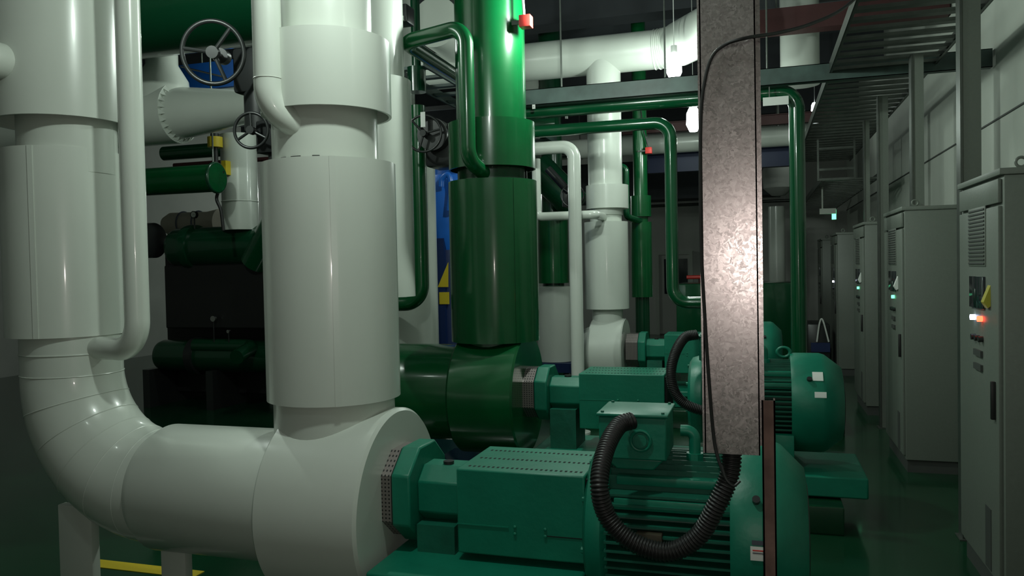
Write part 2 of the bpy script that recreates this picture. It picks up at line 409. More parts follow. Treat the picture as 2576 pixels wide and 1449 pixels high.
# ------------------------------------------------------------------ pump sets and motors (local x = along the shaft from the riser, z from shaft height)
def octa(r, zc=0.0, flat=.42):
    k = r*flat; return [(a, b+zc) for a, b in [(-k, -r), (k, -r), (r, -k*1.25), (r, k*1.25), (k, r), (-k, r), (-r, k*1.25), (-r, -k*1.25)]]
def make_pump(jm, label, rd=.40, drum0=-.16, drum1=.30, mg=.29, gb=-.11, gt=.215, bt=-.14, zc=.07):
    root = empty('pump')
    h = AX
    mb = MB(); mb.lathe([(drum0, .20), (drum0, rd-.015), (drum0+.015, rd), (drum1-.012, rd), (drum1, rd-.012), (drum1, .2)], (0, 0, 0), (1, 0, 0), 96); mb.build('volute_jacket', jm, root)
    mb = MB(); mb.lathe([(-.30, .22), (drum0+.02, .30)], (0, 0, 0), (1, 0, 0), 64); mb.build('suction_cone', jm, root)
    mb = MB(); mb.prism(octa(.175, zc), 'x', mg, .352); mb.build('mesh_guard', M['perf'], root)
    mb = MB(); mb.prism(octa(.19, zc), 'x', .350, .43); mb.build('bonnet', M['teal'], root, bev=.008)
    mb = MB(); mb.prism(octa(.182, zc), 'x', .346, .350); mb.build('bonnet_gasket', M['hole'], root)
    mb = MB(); mb.prism(octa(.115, zc), 'x', .43, .64); b = mb.build('bearing_bracket', M['teal'], root, bev=.006)
    MB().cyl((.53, -.02, zc+.11), (.53, -.02, zc+.128), .022).build('oil_cap', M['blackmetal'], b)
    g = MB(); g.box(.632, 1.135, -.20, .20, gb, gt); cg = g.build('coupling_guard', M['teal'], root, bev=.006)
    g = MB()
    for j in range(24):
        xx = .665 + j*.0192
        for yy in (-.155, -.02): g.box(xx, xx+.0085, yy, yy+.018, gt-.0003, gt+.0007)
        g.box(xx, xx+.0085, .115, .133, gt-.0003, gt+.0007)
    g.build('perforation', M['hole'], cg)
    for (bx, bz) in ((.62, -.052), (.865, .008), (.865, -.018), (.983, .008), (.983, -.018)):
        if bx > .63: MB().sphere((bx, -.203, bz), .0065, (1, .6, 1)).build('bolt', M['teal'], cg)
    MB().box(.632, .84, -.204, -.2, .002, .006).build('latch_strip', M['teal'], cg)
    MB().box(.985, 1.135, -.2025, -.2, -.018, -.015).build('cover_seam', M['hole'], cg)
    MB().box(1.137, 1.150, -.185, .185, gb+.01, gt-.015).build('guard_gap', M['hole'], root)
    bz = -h + .13
    g = MB(); g.box(.30, 2.2, -.34, .34, bz, bz+.13); g.box(.34, 1.13, -.40, .34, bz+.12, bt); g.build('base_frame', M['teal'], root, bev=.01)
    MB().box(.44, .6, -.15, .15, bt-.01, zc-.1).build('bearing_foot', M['tealdull'], root)
    tag(root, label, 'pump'); return root
def make_motor(label):
    root = empty('electric_motor')
    x0, x1 = 1.20, 1.67; rc = .235; ro = .285
    g = MB(); g.cyl((x0, 0, 0), (x1+.02, 0, 0), rc, n=64)
    zz = -.24
    while zz < .19:                                     # side fins, running along the shaft
        yo = math.sqrt(max(0, ro*ro - zz*zz)); yi = math.sqrt(max(0, rc*rc - zz*zz))*.9
        for s in (-1, 1): g.box(x0+.02, x1, s*yi, s*(yo+.012), zz, zz+.008)
        zz += .031
    yy = -.175
    while yy < .19:
        zo = math.sqrt(ro*ro - yy*yy); g.box(x0+.02, x1, yy, yy+.007, .12, zo-.004); g.box(x0+.02, x1, yy, yy+.007, -zo, -.12); yy += .028
    g.build('finned_frame', M['tealdull'], root)
    g = MB(); g.box(x0+.05, x1-.01, -.252, -.235, .118, .158, .004); g.box(x0+.05, x1-.01, -.19, -.13, .19, .222, .005); g.build('side_pad', M['teal'], root)
    MB().box(1.335, 1.425, -.305, -.27, -.02, .058, .004).build('name_plate', M['plate'], root)
    g = MB(); g.lathe([(1.135, .10), (1.135, .255), (1.15, .285), (1.185, .298), (1.205, .298), (1.225, .275), (1.225, .2)], (0, 0, 0), (1, 0, 0), 72); es = g.build('end_shield', M['teal'], root)
    for k in range(8):
        a = k*math.pi/4 + .2; MB().cyl((1.125, math.cos(a)*.235, math.sin(a)*.235), (1.137, math.cos(a)*.235, math.sin(a)*.235), .012, n=6).build('bolt', M['teal'], es)
    g = MB(); g.lathe([(x1-.02, .25), (x1-.02, .318), (x1, .325), (1.795, .325), (1.82, .315), (1.90, .235), (1.905, .2), (1.90, .12), (1.89, 0)], (0, 0, 0), (1, 0, 0), 80); cw = g.build('fan_cowl', M['teal'], root, ang=50)
    g = MB()
    for rr in (.06, .10, .14, .18): g.torus((1.905, 0, 0), (1, 0, 0), rr, .004, 48, 6)
    g.build('fan_grille', M['blackmetal'], cw)
    MB().cyl((1.735, -.27, .185), (1.735, -.285, .197), .013, n=16).build('grease_nipple', M['blackmetal'], cw)
    # junction box
    g = MB(); jz0, jz1 = .25, .455; fx0, fx1, fy0, fy1 = 1.195, 1.435, -.22, .02
    g.box(fx0, fx1, fy0, fy1, jz0+.04, jz1-.012); g.prism([(fx0+.01, jz0+.04), (fx1-.01, jz0+.04), (fx1-.05, jz0+.0), (fx0+.06, jz0+.0)], 'y', fy0+.02, fy1-.02)
    jb = g.build('junction_box', M['teal'], root, bev=.006)
    MB().box(fx0-.008, fx1+.008, fy0-.008, fy1+.008, jz1-.012, jz1, .004).build('lid', M['teal'], jb)
    for sx in (fx0+.012, fx1-.012):
        for sy in (fy0+.012, fy1-.012): MB().cyl((sx, sy, jz1), (sx, sy, jz1+.006), .006, n=8).build('screw', M['tealdull'], jb)
    g = MB(); g.torus((1.345, fy0-.002, .36), (0, 1, 0), .035, .006, 32, 8); g.cyl((1.345, fy0+.002, .36), (1.345, fy0-.008, .36), .022); g.build('gland_cover', M['teal'], jb)
    MB().tube(path([(1.52, -.06, .20), (1.52, -.06, .37), (1.47, -.06, .37)][:3], .03, 8), .021, 20).build('gland_elbow', M['teal'], root)
    MB().cyl((1.52, -.06, .2), (1.52, -.06, .29), .032, n=8).build('gland_nut', M['teal'], root)
    MB().torus((1.62, 0, .33), (0, 1, 0), .032, .009).build('lifting_eye', M['teal'], root)
    for xx in (x0+.05, x1-.1):
        for s in (-1, 1): MB().box(xx, xx+.09, s*.14, s*.29, -AX+.29, -.17, .005).build('foot', M['teal'], root)
    tag(root, label, 'motor'); return root
def sticker(root, m, lx, lz, w=.05, h=.03, y=-.325, rot=0, R_=.327):
    """paper label wrapped on the cowl"""
    g = MB(); n = 6; za_, zb_ = lz, lz+h
    po = []; 
    a0, a1 = math.asin(za_/R_), math.asin(zb_/R_)
    outer = [(-math.cos(a0+(a1-a0)*k/n)*(R_+.0012), math.sin(a0+(a1-a0)*k/n)*(R_+.0012)) for k in range(n+1)]
    inner = [(-math.cos(a0+(a1-a0)*k/n)*(R_-.004), math.sin(a0+(a1-a0)*k/n)*(R_-.004)) for k in range(n, -1, -1)]
    g.prism(outer+inner, 'x', lx, lx+w); return g.build('paper_label', m, root)
p1 = make_pump(M['white'], 'front pump with white drum casing and teal guard, nearest of the pumps'); p1.location = (X2, Y1, AX)
m1 = make_motor('nearest finned teal motor, a black conduit looped across it'); m1.location = (X2, Y1, AX)
cwl = [c for c in kids(m1) if c.name.startswith('fan_cowl')][0]
sticker(m1, M['paper'], 1.715, .005, .055, .045); sticker(m1, M['ink'], 1.72, .055, .048, .014)
sticker(m1, M['red'], 1.722, .036, .036, .004, R_=.3282)
sticker(m1, M['ink'], 1.722, .028, .040, .003, R_=.3282)

Y2 = 5.6; XG, rG = vcyl(1132, 1354, 650, Y2)
AX2 = .72; K2 = 1.17
p2 = make_pump(M['greensheet'], 'middle pump with bright green drum casing below the green riser', rd=.44, drum0=(at(1130, 1000, 5.25).x-XG+.07)/K2, drum1=(at(1290, 1000, 5.2).x-XG+.07)/K2, mg=.22, gb=-.2, gt=.185, bt=-.36, zc=.02); p2.location = (XG-.07, Y2, AX2); p2.scale = (K2, 1.0, 1.0)
Y3 = 8.6; XW, rW = vcyl(1471, 1581, 650, Y3)
p3 = make_pump(M['white'], 'far pump below the narrow white riser', rd=.36, drum0=-.16, drum1=.20, mg=.22, gb=-.2, gt=.2, bt=-.36, zc=.02); p3.location = (XW, Y3, AX+.05)
m2 = make_motor('teal motor with two stickers on its round cowl, behind the galvanised duct'); m2.location = (XG-.02, Y2, AX2); m2.scale = (K2*1.08, 1.0, 1.0)
sticker(m2, M['paper'], 1.75, .18, .05, .05); sticker(m2, M['paper'], 1.757, .08, .055, .035)
m3 = make_motor('farthest teal motor, mostly hidden by the others'); m3.location = (XW-.1, Y3, AX+.05)
# concrete-footed plinths below pumps
for (x, y, nm) in ((X2, Y1, 'front'), (XG, Y2, 'middle'), (XW, Y3, 'far')):
    pl = MB().box(x-.55, x+2.35, y-.5, y+.5, 0.0, {'front': .13, 'middle': .17, 'far': .18}[nm], .01).build('pump_plinth', M['floor'])
    tag(pl, 'green painted plinth under the %s pump' % nm, 'plinth')

# ---- flexible conduits
def conduit(pts, r, label, pitch=.011):
    P = smooth_path(pts, 60); L = [0]
    for a, b in zip(P, P[1:]): L.append(L[-1] + (b-a).length)
    n = int(L[-1]/pitch*6); Q = []; j = 0
    for i in range(n+1):
        t = L[-1]*i/n
        while j < len(L)-2 and L[j+1] < t: j += 1
        Q.append(P[j].lerp(P[j+1], (t-L[j])/max(1e-9, L[j+1]-L[j])))
    o = MB().tube(Q, r, 28, rf=lambda i: r*(1 if i % 6 in (0, 1, 2) else .90 if i % 6 in (3, 5) else .86)).build('flexible_conduit', M['black'], ang=80)
    return tag(o, label, 'conduit')
yc = Y1-.50
conduit([at(1590, 1058, Y1-.25), at(1556, 1072, Y1-.29), at(1524, 1130, Y1-.40), at(1508, 1215, yc), at(1528, 1300, yc), at(1590, 1362, yc), at(1680, 1388, yc), at(1755, 1350, yc), at(1803, 1270, yc), at(1836, 1190, yc+.02), at(1842, 1105, yc+.04)],
        .031, 'ribbed black conduit looping across the front motor')
conduit([at(1752, 842, Y2-.22), at(1722, 850, Y2-.26), at(1698, 890, Y2-.36), at(1688, 940, Y2-.42), at(1700, 990, Y2-.42), at(1735, 1022, Y2-.42), at(1800, 1035, Y2-.40), at(1850, 1000, Y2-.38), at(1858, 900, Y2-.36), at(1856, 700, Y2-.36)],
        .034, 'ribbed black conduit hooking from the middle motor behind the galvanised duct')

# ------------------------------------------------------------------ galvanised duct
YD = Y1-.53
root = empty('cable_duct')
xl, xr = at(1766, 600, YD).x, at(1906, 600, YD).x
zb = zat(1850, 1143, YD)
g = MB()
t = .004
for b in ((xl, xl+t, YD, YD+.10), (xr-t, xr, YD, YD+.10), (xl, xr, YD, YD+t), (xl, xr, YD+.10-t, YD+.10)): g.box(*b, zb, ZC-.02)
g.build('duct_body', M['galv'], root)
MB().box(xr, xr+.014, YD+.045, YD+.05, zb+.02, ZC-.02).build('edge_flange', M['galv'], root)
MB().box(xl-.006, xl, YD-.002, YD+.004, zb, ZC-.02).build('edge_flange', M['galv'], root)
for zz in (1.9, 3.3):
    pass
finish(root, (xl+xr)/2, YD, zb, 'upright galvanised steel cable duct ending above the front motor', 'duct')
root = empty('steel_post')
px0, px1 = at(1918, 1200, YD+.06).x, at(1952, 1200, YD+.06).x; zt = zat(1930, 1005, YD+.06)
g = MB(); y0 = YD+.04
g.box(px0, px1, y0, y0+.005, 0.01, zt); g.box(px0, px0+.005, y0, y0+.05, 0.01, zt); g.box(px1-.005, px1, y0, y0+.05, 0.01, zt); g.build('channel', M['rust'], root)
MB().box(px0-.04, px1+.04, y0-.04, y0+.09, 0, .01).build('foot_plate', M['rust'], root)
finish(root, (px0+px1)/2, y0, 0, 'rusty brown channel post beside the bottom end of the galvanised duct', 'post')
cbl = smooth_path([at(2190, -40, 3.1), at(2120, 22, 2.9), at(2040, 60, 2.75), at(1960, 82, 2.6), at(1880, 95, YD-.02), at(1825, 112, YD-.012), at(1790, 145, YD-.01), at(1771, 215, YD-.01), at(1763, 300, YD-.01),
                   at(1762, 450, YD-.01), at(1764, 620, YD-.01), at(1772, 780, YD-.01), at(1783, 950, YD-.01), at(1797, 1110, YD-.01), at(1816, 1180, YD-.03), at(1833, 1215, YD-.05)], 10)
tag(MB().tube(cbl, .0055, 10).build('cable', M['black']), 'thin black cable drooping along the left edge of the galvanised duct', 'cable')
yt = YD-.045
for pts, lab in (([at(1815, 1170, yt), at(1826, 1205, yt-.02), at(1845, 1222, yt-.02), at(1862, 1210, yt-.01)], 0),):
    tag(MB().tube(smooth_path(pts, 8), .004, 8).build('cable_tie', M['black']), 'black cable tie tails round the conduit below the duct', 'tie')

# ------------------------------------------------------------------ green riser (middle pump)
root = empty('insulated_riser')
xu, ru = vcyl(1138, 1314, 150, Y2)
xu += .01
MB().cyl((XG+.0, Y2, 2.3), (XG+.0, Y2, ZC-.02), ru).build('upper_pipe', M['greensheet'], root)
xj, rj = vcyl(1128, 1346, 370, Y2)
z0, z1 = zr(xj, 414, Y2, rj), zr(xj, 292, Y2, rj)
mb = MB(); sleeve(mb, xj, Y2, rj, z0, z1, ru); mb.build('collar', M['greensheet'], root)
z2, z3 = zr(XG, 446, Y2, rG), zr(XG, 866, Y2, rG)
MB().cyl((XG, Y2, z2-.12), (XG, Y2, z0+.12), ru).build('neck', M['darkgreen'], root)
mb = MB(); sleeve(mb, XG, Y2, rG, z3, z2, ru); mb.build('valve_jacket', M['greensheet'], root)
MB().cyl((XG, Y2, AX2+.2), (XG, Y2, z3+.12), ru*.95).build('lower_neck', M['greensheet'], root)
seam(root, XG, Y2, rG, z3, z2, M['greensheet'], -.75)
finish(root, XG, Y2, AX2+.2, 'thick bright green jacketed riser with collar, centre of the photo', 'pipe')
# suction pipe to the left of the green pump
root = empty('suction_pipe')
MB().lathe([(0, 0), (0, .36), (1.08, .36), (1.08, 0)], (XG-1.33, Y2, AX2), (1, 0, 0), 64).build('pipe', M['greensheet'], root)
MB().box(XG-.9, XG-.76, Y2-.1, Y2+.1, 0, AX2-.33).build('support', M['darkgreen'], root)
finish(root, XG-1.2, Y2, 0, 'fat dark green horizontal pipe feeding the middle pump', 'pipe')
# bypass of the green riser
root = empty('bypass_pipe')
yy = Y2-.45
c0, c1, c2 = at(985, 88, yy+.1), at(1178, 72, yy), at(1182, 405, yy)
c1x = vcyl(1153, 1193, 200, yy)
pr = c1x[1]
c1 = at(1172, 66, yy); c1.x = c1x[0]
MB().tube(path([(at(1160, 190, yy+.1+1.2).x-.0, yy+1.5, zat(1010, 95, yy)), (at(1000, 95, yy).x, yy+.12, zat(1000, 95, yy)), c1, (c1x[0], yy, zat(1185, 400, yy)), (XG+.02, Y2-.2, zat(1232, 438, yy+.2))], .12, 12), pr, 40).build('pipe', M['greensheet'], root)
finish(root, c1.x, yy, 2.5, 'slim green bypass pipe bent over in front of the thick green riser', 'pipe')
# upright green pipe behind the white riser
root = empty('drop_pipe')
xv, rv = vcyl(1031, 1070, 300, 6.3)
MB().tube(path([(xv, 6.3, 3.05), (xv, 6.3, zat(1055, 762, 6.3)), (xv-.9, 6.3, zat(1055, 768, 6.3))], .16, 12), rv, 40).build('pipe', M['greensheet'], root)
MB().cyl((xv, 6.3, zat(1050, 232, 6.3)), (xv, 6.3, zat(1050, 170, 6.3)), rv*1.2).build('coupling', M['darkgreen'], root)
MB().cyl((xv, 6.3, zat(1050, 172, 6.3)), (xv, 6.3, ZC-.02), rv*.6).build('hanger', M['darkgreen'], root)
finish(root, xv, 6.3, 1.2, 'upright green pipe right of the large white riser, elbowing left at its foot', 'pipe')

# ------------------------------------------------------------------ narrow white riser (far pump) with its header
root = empty('insulated_riser')
xu, ru = vcyl(1478, 1564, 380, Y3)
hz3, hr3 = hcyl(101, 198, 1400, Y3)
MB().cyl((XW, Y3, 2.2), (XW, Y3, hz3), ru).build('upper_pipe', M['white'], root)
xj, rj = vcyl(1474, 1581, 490, Y3)
z0, z1 = zr(xj, 522, Y3, rj), zr(xj, 462, Y3, rj)
mb = MB(); sleeve(mb, xj, Y3, rj, z0, z1, ru, depth=.04); mb.build('collar', M['white'], root)
z2, z3 = zr(XW, 556, Y3, rW), zr(XW, 779, Y3, rW)
MB().cyl((XW, Y3, z2-.12), (XW, Y3, z0+.12), ru*.93).build('neck', M['white'], root)
mb = MB(); sleeve(mb, XW, Y3, rW, z3, z2, ru*.9); mb.build('valve_jacket', M['white'], root)
MB().cyl((XW, Y3, AX+.2), (XW, Y3, z3+.11), ru*.9).build('lower_neck', M['white'], root)
finish(root, XW, Y3, AX+.25, 'narrow white jacketed riser joining the overhead white pipe, right of the green riser', 'pipe')
root = empty('header_pipe')
xe = at(1590, 140, Y3).x
pts = [(XL+.3, Y3, hz3), (xe, Y3, hz3)] + arc((xe+.42, Y3, hz3), (1, 0, 0), (.62, -.78, 0.02), .36, 10)
MB().tube(pts, hr3, 56).build('pipe', M['white'], root)
g = MB()
A = arc((xe+.42, Y3, hz3), (1, 0, 0), (.62, -.78, 0.02), .36, 7)
for a, b in zip(A, A[1:]): g.torus(a, (b-a), hr3+.001, .008, 48, 6)
g.build('gore_band', M['white'], root)
end = Vector(pts[-1]); dr = Vector((.62, -.78, .02)).normalized()
MB().cyl(end-dr*.02, end+dr*.75, hr3*1.12).build('end_jacket', M['white'], root)
for hx in (-4.5, -7.5): MB().cyl((hx, Y3, hz3+hr3-.01), (hx, Y3, ZC), .01).build('hanger_rod', M['steel'], root)
finish(root, xe, Y3, hz3, 'fat white overhead pipe ending in a segmented bend near the lit bulb', 'pipe')
# small white branch from the left into its neck
root = empty('branch_pipe')
yb = Y3-.6
zz = zat(1440, 542, yb)
bx0 = at(1350, 470, yb).x
MB().tube(path([(bx0, yb, zat(1350, 400, yb)), (bx0, yb, zz), (XW-.0, yb, zz), (XW+.0, Y3-.1, zz)][0:4], .06, 8), .045, 28, rf=None).build('pipe', M['white'], root)
finish(root, bx0, yb, zz, 'thin white pipe running level into the neck of the narrow white riser', 'pipe')
root = empty('drop_pipe')
yb = Y3-.95
xv, rv = vcyl(1431, 1464, 600, yb)
MB().tube(path([(xv-1.6, yb, zat(1380, 370, yb)), (xv, yb, zat(1445, 368, yb)), (xv, yb, .02)], .12, 12), rv, 36).build('pipe', M['white'], root)
MB().cyl((xv, yb, 0), (xv, yb, .02), rv*1.8).build('floor_flange', M['white'], root)
finish(root, xv, yb, 0, 'slim upright white pipe with a top elbow, left of the narrow white riser', 'pipe')
# ---- far green riser
YG = 10.4
root = empty('insulated_riser')
xg, rg = vcyl(1588, 1640, 650, YG); xq, rq = vcyl(1590, 1626, 380, YG)
MB().cyl((xg, YG, 2.0), (xg, YG, ZC-.02), rq).build('upper_pipe', M['greensheet'], root)
z0, z1 = zr(xg, 544, YG, rg), zr(xg, 491, YG, rg)
mb = MB(); sleeve(mb, xg, YG, rg, z0, z1, rq); mb.build('collar', M['greensheet'], root)
mb = MB(); sleeve(mb, xg, YG, rg*1.02, zr(xg, 748, YG, rg), zr(xg, 558, YG, rg), rq); mb.build('valve_jacket', M['greensheet'], root)
MB().cyl((xg, YG, .0), (xg, YG, zr(xg, 748, YG, rg)+.12), rq).build('lower_neck', M['darkgreen'], root)
finish(root, xg, YG, 0, 'slender green riser right behind the narrow white riser', 'pipe')
root = empty('bypass_pipe')
xv, rv = vcyl(1568, 1582, 480, YG-.5)
MB().tube(path([(xv-.4, YG-.5, zat(1575, 418, YG-.5)), (xv, YG-.5, zat(1575, 418, YG-.5)), (xv, YG-.5, zat(1580, 545, YG-.5)), (xg, YG-.1, zat(1590, 552, YG-.5))], .07, 8), .04, 24).build('pipe', M['greenpipe'], root)
finish(root, xv, YG-.5, 1.9, 'thin green bypass pipe against the slender green riser', 'pipe')

# ------------------------------------------------------------------ level green pipes and the channel carrying them
YC = 7.4
zc1 = zat(1600, 222, YC)
o = MB(); h = .075
o.box(-2.5, XR-.02, YC, YC+.006, zc1-h, zc1+h); o.box(-2.5, XR-.02, YC, YC+.08, zc1+h-.006, zc1+h); o.box(-2.5, XR-.02, YC, YC+.08, zc1-h, zc1-h+.006)
root = empty('channel_beam'); o.build('channel', M['channel'], root)
for px in (1410, 1672, 1930):
    x = at(px, 200, YC).x; MB().cyl((x, YC+.04, zc1+h-.01), (x, YC+.04, ZC-.01), .008, n=12).build('hanger_rod', M['steel'], root)
finish(root, -.4, YC, zc1, 'grey-green steel channel crossing overhead on hanger rods', 'beam')
root = empty('level_pipe')
za_, ra_ = hcyl(258, 296, 1400, YC+.2)
xA = vcyl(1988, 2023, 400, YC+.2)
MB().tube(path([(-2.45, YC+.2, za_), (xA[0], YC+.2, za_), (xA[0], YC+.2, .45), (xA[0]+.01, YC+1.2, .45)][0:3], .16, 12), ra_*.95, 40).build('pipe', M['greenpipe'], root)
for px in (1413, 1930):
    x = at(px, 300, YC).x; MB().box(x-.012, x+.012, YC+.19, YC+.21, za_-ra_-.02, zc1-h+.01).build('hanger_strap', M['steel'], root)
finish(root, xA[0], YC+.2, .45, 'upper level green pipe turning down right of the galvanised duct', 'pipe')
root = empty('level_pipe')
zb_, rb_ = hcyl(313, 343, 1400, YC+.1)
xB = vcyl(1673, 1705, 500, YC+.1)
MB().tube(path([(-2.45, YC+.1, zb_), (xB[0], YC+.1, zb_), (xB[0], YC+.1, zat(1690, 762, YC+.1)), (xB[0]+.55, YC+.1, zat(1690, 762, YC+.1))], .15, 12), rb_*1.02, 40).build('pipe', M['greenpipe'], root)
finish(root, xB[0], YC+.1, 1.2, 'lower level green pipe turning down left of the galvanised duct', 'pipe')

# ------------------------------------------------------------------ lit bulbs
def bulb(px, py, Y, e, label, k=1.0):
    p = at(px, py, Y); root = empty('hanging_bulb')
    MB().lathe([(-.10*k, 0), (-.095*k, .03*k), (-.04*k, .055*k), (.05*k, .05*k), (.09*k, .03*k)], (0, 0, 0), (0, 0, 1), 32, cap=True).build('bulb', M['bulb'], root)
    MB().cyl((0, 0, .09*k), (0, 0, .15*k), .022*k).build('socket', M['paper'], root)
    MB().cyl((0, 0, .15*k), (0, 0, ZC-p.z-.001), .004).build('cord', M['paper'], root)
    root.location = p; tag(root, label, 'lamp')
    l = lamp('bulb_light', (p.x, p.y, p.z-.16*k), e, rad=.05)
    return root
bulb(1696, 168, 7.9, 36, 'bare white bulb hanging in front of the fat white overhead pipe', 1.35)
bulb(1744, 300, 9.6, 30, 'bare white bulb lower down, just left of the galvanised duct', 1.5)
bulb(1420, -60, 5.4, 105, 'bare bulb at the very top edge, right of the thick green riser', 1.4)
for i, (x, y, z, e) in enumerate(((-1.05, 2.15, 3.5, 70), (-1.6, .3, 4.4, 10), (-4.3, 1.9, 4.3, 6), (-3.9, 3.8, 4.0, 95), (-4.7, 7.5, 4.2, 30), (.9, 14.2, 4.2, 6), (-8.6, 16.2, 3.5, 85))):  # bulbs out of view; far-end and back-wall ones are added fill light
    root = empty('hanging_bulb')
    MB().lathe([(-.10, 0), (-.095, .03), (-.04, .055), (.05, .05), (.09, .03)], (0, 0, 0), (0, 0, 1), 32).build('bulb', M['bulb'], root)
    MB().cyl((0, 0, .09), (0, 0, ZC-z-.001), .004).build('cord', M['paper'], root)
    root.location = (x, y, z); tag(root, ['bare bulb above the large white riser', 'bare bulb above the camera', 'bare bulb above the far left riser', 'bare bulb above the gap between the left risers', 'bare bulb over the dark chiller, far', 'unseen fill bulb added near the far end of the cabinets', 'unseen fill bulb added to brighten the back wall'][i], 'lamp')
    lamp('bulb_light', (x, y, z-.15), e, rad=.06)

# ------------------------------------------------------------------ red alarm box on the thick green riser
root = empty('alarm_box')
p = at(1323, 55, Y2-.15); s = .042
MB().box(p.x-s, p.x+s, p.y-.04, p.y+.04, p.z-s, p.z+s, .005).build('box', M['red'], root)
MB().tube([(p.x-.012, p.y, p.z+s-.004), (p.x-.03, p.y, p.z+.35), (p.x-.035, p.y, ZC-.01)], .010, 12).build('cable', M['paper'], root)
MB().box(XG+ru*0+.22, p.x-s+.002, p.y-.01, p.y+.01, p.z-.015, p.z+.015).build('bracket', M['steel'], root)
finish(root, p.x, p.y, p.z-s, 'small red box fixed to the thick green riser near the ceiling', 'box')
root = empty('alarm_box')
p = at(1632, 379, YG-.1); s = .04
MB().box(p.x-s, p.x+s, p.y-.04, p.y+.04, p.z-s, p.z+s, .004).build('box', M['red'], root)
MB().tube([(p.x-.0, p.y, p.z+s-.002), (p.x-.06, p.y-.02, p.z+.25), (p.x-.1, p.y-.02, p.z+.6)], .008, 8).build('cable', M['black'], root)
MB().box(p.x-.14, p.x-s+.002, p.y-.01, p.y+.03, p.z-.01, p.z+.01).build('bracket', M['steel'], root)
finish(root, p.x, p.y, p.z-s, 'tiny red box on the slender green riser', 'box')

# ------------------------------------------------------------------ handwheel valves
def wheel(name, px, py, Y, rr, label, axis=(0, 1, 0), spokes=3, m=None, tube=.014, body=None, ph=.4):
    p = at(px, py, Y); root = empty(name); ax = Vector(axis).normalized(); a, b = frame(ax)
    MB().torus((0, 0, 0), ax, rr, tube, 56, 12).build('rim', m or M['blackmetal'], root)
    for k in range(spokes):
        t = ph + k*2*math.pi/spokes; MB().tube([(0, 0, 0), (a*math.cos(t) + b*math.sin(t))*rr], tube*.9, 10).build('spoke', m or M['blackmetal'], root)
    MB().cyl(-ax*.03, ax*.03, tube*2.6).build('hub', m or M['blackmetal'], root)
    if body: body(root, ax)
    root.location = p; tag(root, label, 'valve'); return root
def body_big(root, ax):
    MB().cyl(ax*.02, ax*.30, .022).build('stem', M['chrome'], root)
    MB().cyl(ax*.16, ax*.26, .06).build('gland', M['blackmetal'], root)
    g = MB(); g.box(-.02, .32, .25, .50, -.26, .10, .03); g.cyl((.15, .38, -.55), (.15, .38, -.2), .13); g.build('gearbox', M['blackmetal'], root)
wheel('gate_valve', 536, 132, 5.2, .235, 'big black handwheel high up between the two left white risers', (-.35, 1, .12), 3, body=body_big, ph=.9, tube=.018)
def body_s(root, ax):
    MB().cyl((.20, .24, -at(632, 328, 5.3).z), (.20, .24, -.12), .04).build('stand_pipe', M['blackmetal'], root)
    MB().cyl(ax*.02, ax*.2, .02).build('stem', M['blackmetal'], root)
    g = MB(); g.box(-.05, .22, .12, .36, -.16, .10, .02); g.cyl((.08, .24, -.36), (.08, .24, -.1), .08); g.build('gearbox', M['blackmetal'], root)
wheel('gate_valve', 632, 328, 5.3, .135, 'smaller black handwheel peeking out left of the large white riser', (-.2, 1, 0), 3, body=body_s, ph=1.6, tube=.012)
def body_m(root, ax):
    g = MB(); g.cyl((.05, .05, 0), (.05, .16, 0), .13); g.box(-.06, .22, .14, .42, -.25, .10, .03); g.build('gearbox', M['blackmetal'], root)
    MB().box(-.02, .02, -.012, -.006, .05, .17).build('hanging_tag', M['paper'], root)
wheel('gate_valve', 1066, 336, 5.9, .145, 'black handwheel with a white tag, left of the thick green riser', (-.1, 1, 0), 3, body=body_m, ph=.2, tube=.010)
def body_f(root, ax):
    MB().cyl((-.0, .17, -2.45), (-.0, .17, -.1), .03).build('stand_pipe', M['blackmetal'], root)
    g = MB(); g.box(-.14, .02, .08, .26, -.12, .12, .02); g.cyl((-.06, .1, .05), (-.3, .1, .32), .045); g.build('gearbox', M['blackmetal'], root)
wheel('gate_valve', 1440, 492, 8.6, .125, 'far black handwheel half behind the slim upright white pipe', (-.3, 1, 0), 3, body=body_f, tube=.008)

# ------------------------------------------------------------------ things seen left of the large white riser
def xpipe(name, px0, px1, t, b, pref, Y, m, label, cat='pipe', x0=None, x1=None, parts=()):
    z, r = hcyl(t, b, pref, Y); a = at(px0, (t+b)/2, Y).x if x0 is None else x0; c = at(px1, (t+b)/2, Y).x if x1 is None else x1
    root = empty(name); MB().cyl((a, Y, z), (c, Y, z), r, n=56).build('pipe', m, root)
    for k in parts: k(root, a, c, z, r, Y)
    finish(root, (a+c)/2, Y, z-r, label, cat); return z, r
def rods(*fr):
    def f(root, a, c, z, r, Y):
        for q in fr: MB().cyl((a+(c-a)*q, Y, z+r-.005), (a+(c-a)*q, Y, ZC-.01), .01, n=10).build('hanger_rod', M['steel'], root)
    return f
xpipe('level_pipe', 0, 640, -130, 142, 420, 6.1, M['darkgreen'], 'huge dark green pipe under the ceiling, left of the large white riser', x0=-7.5, x1=-3.25, parts=(rods(.2, .6),))
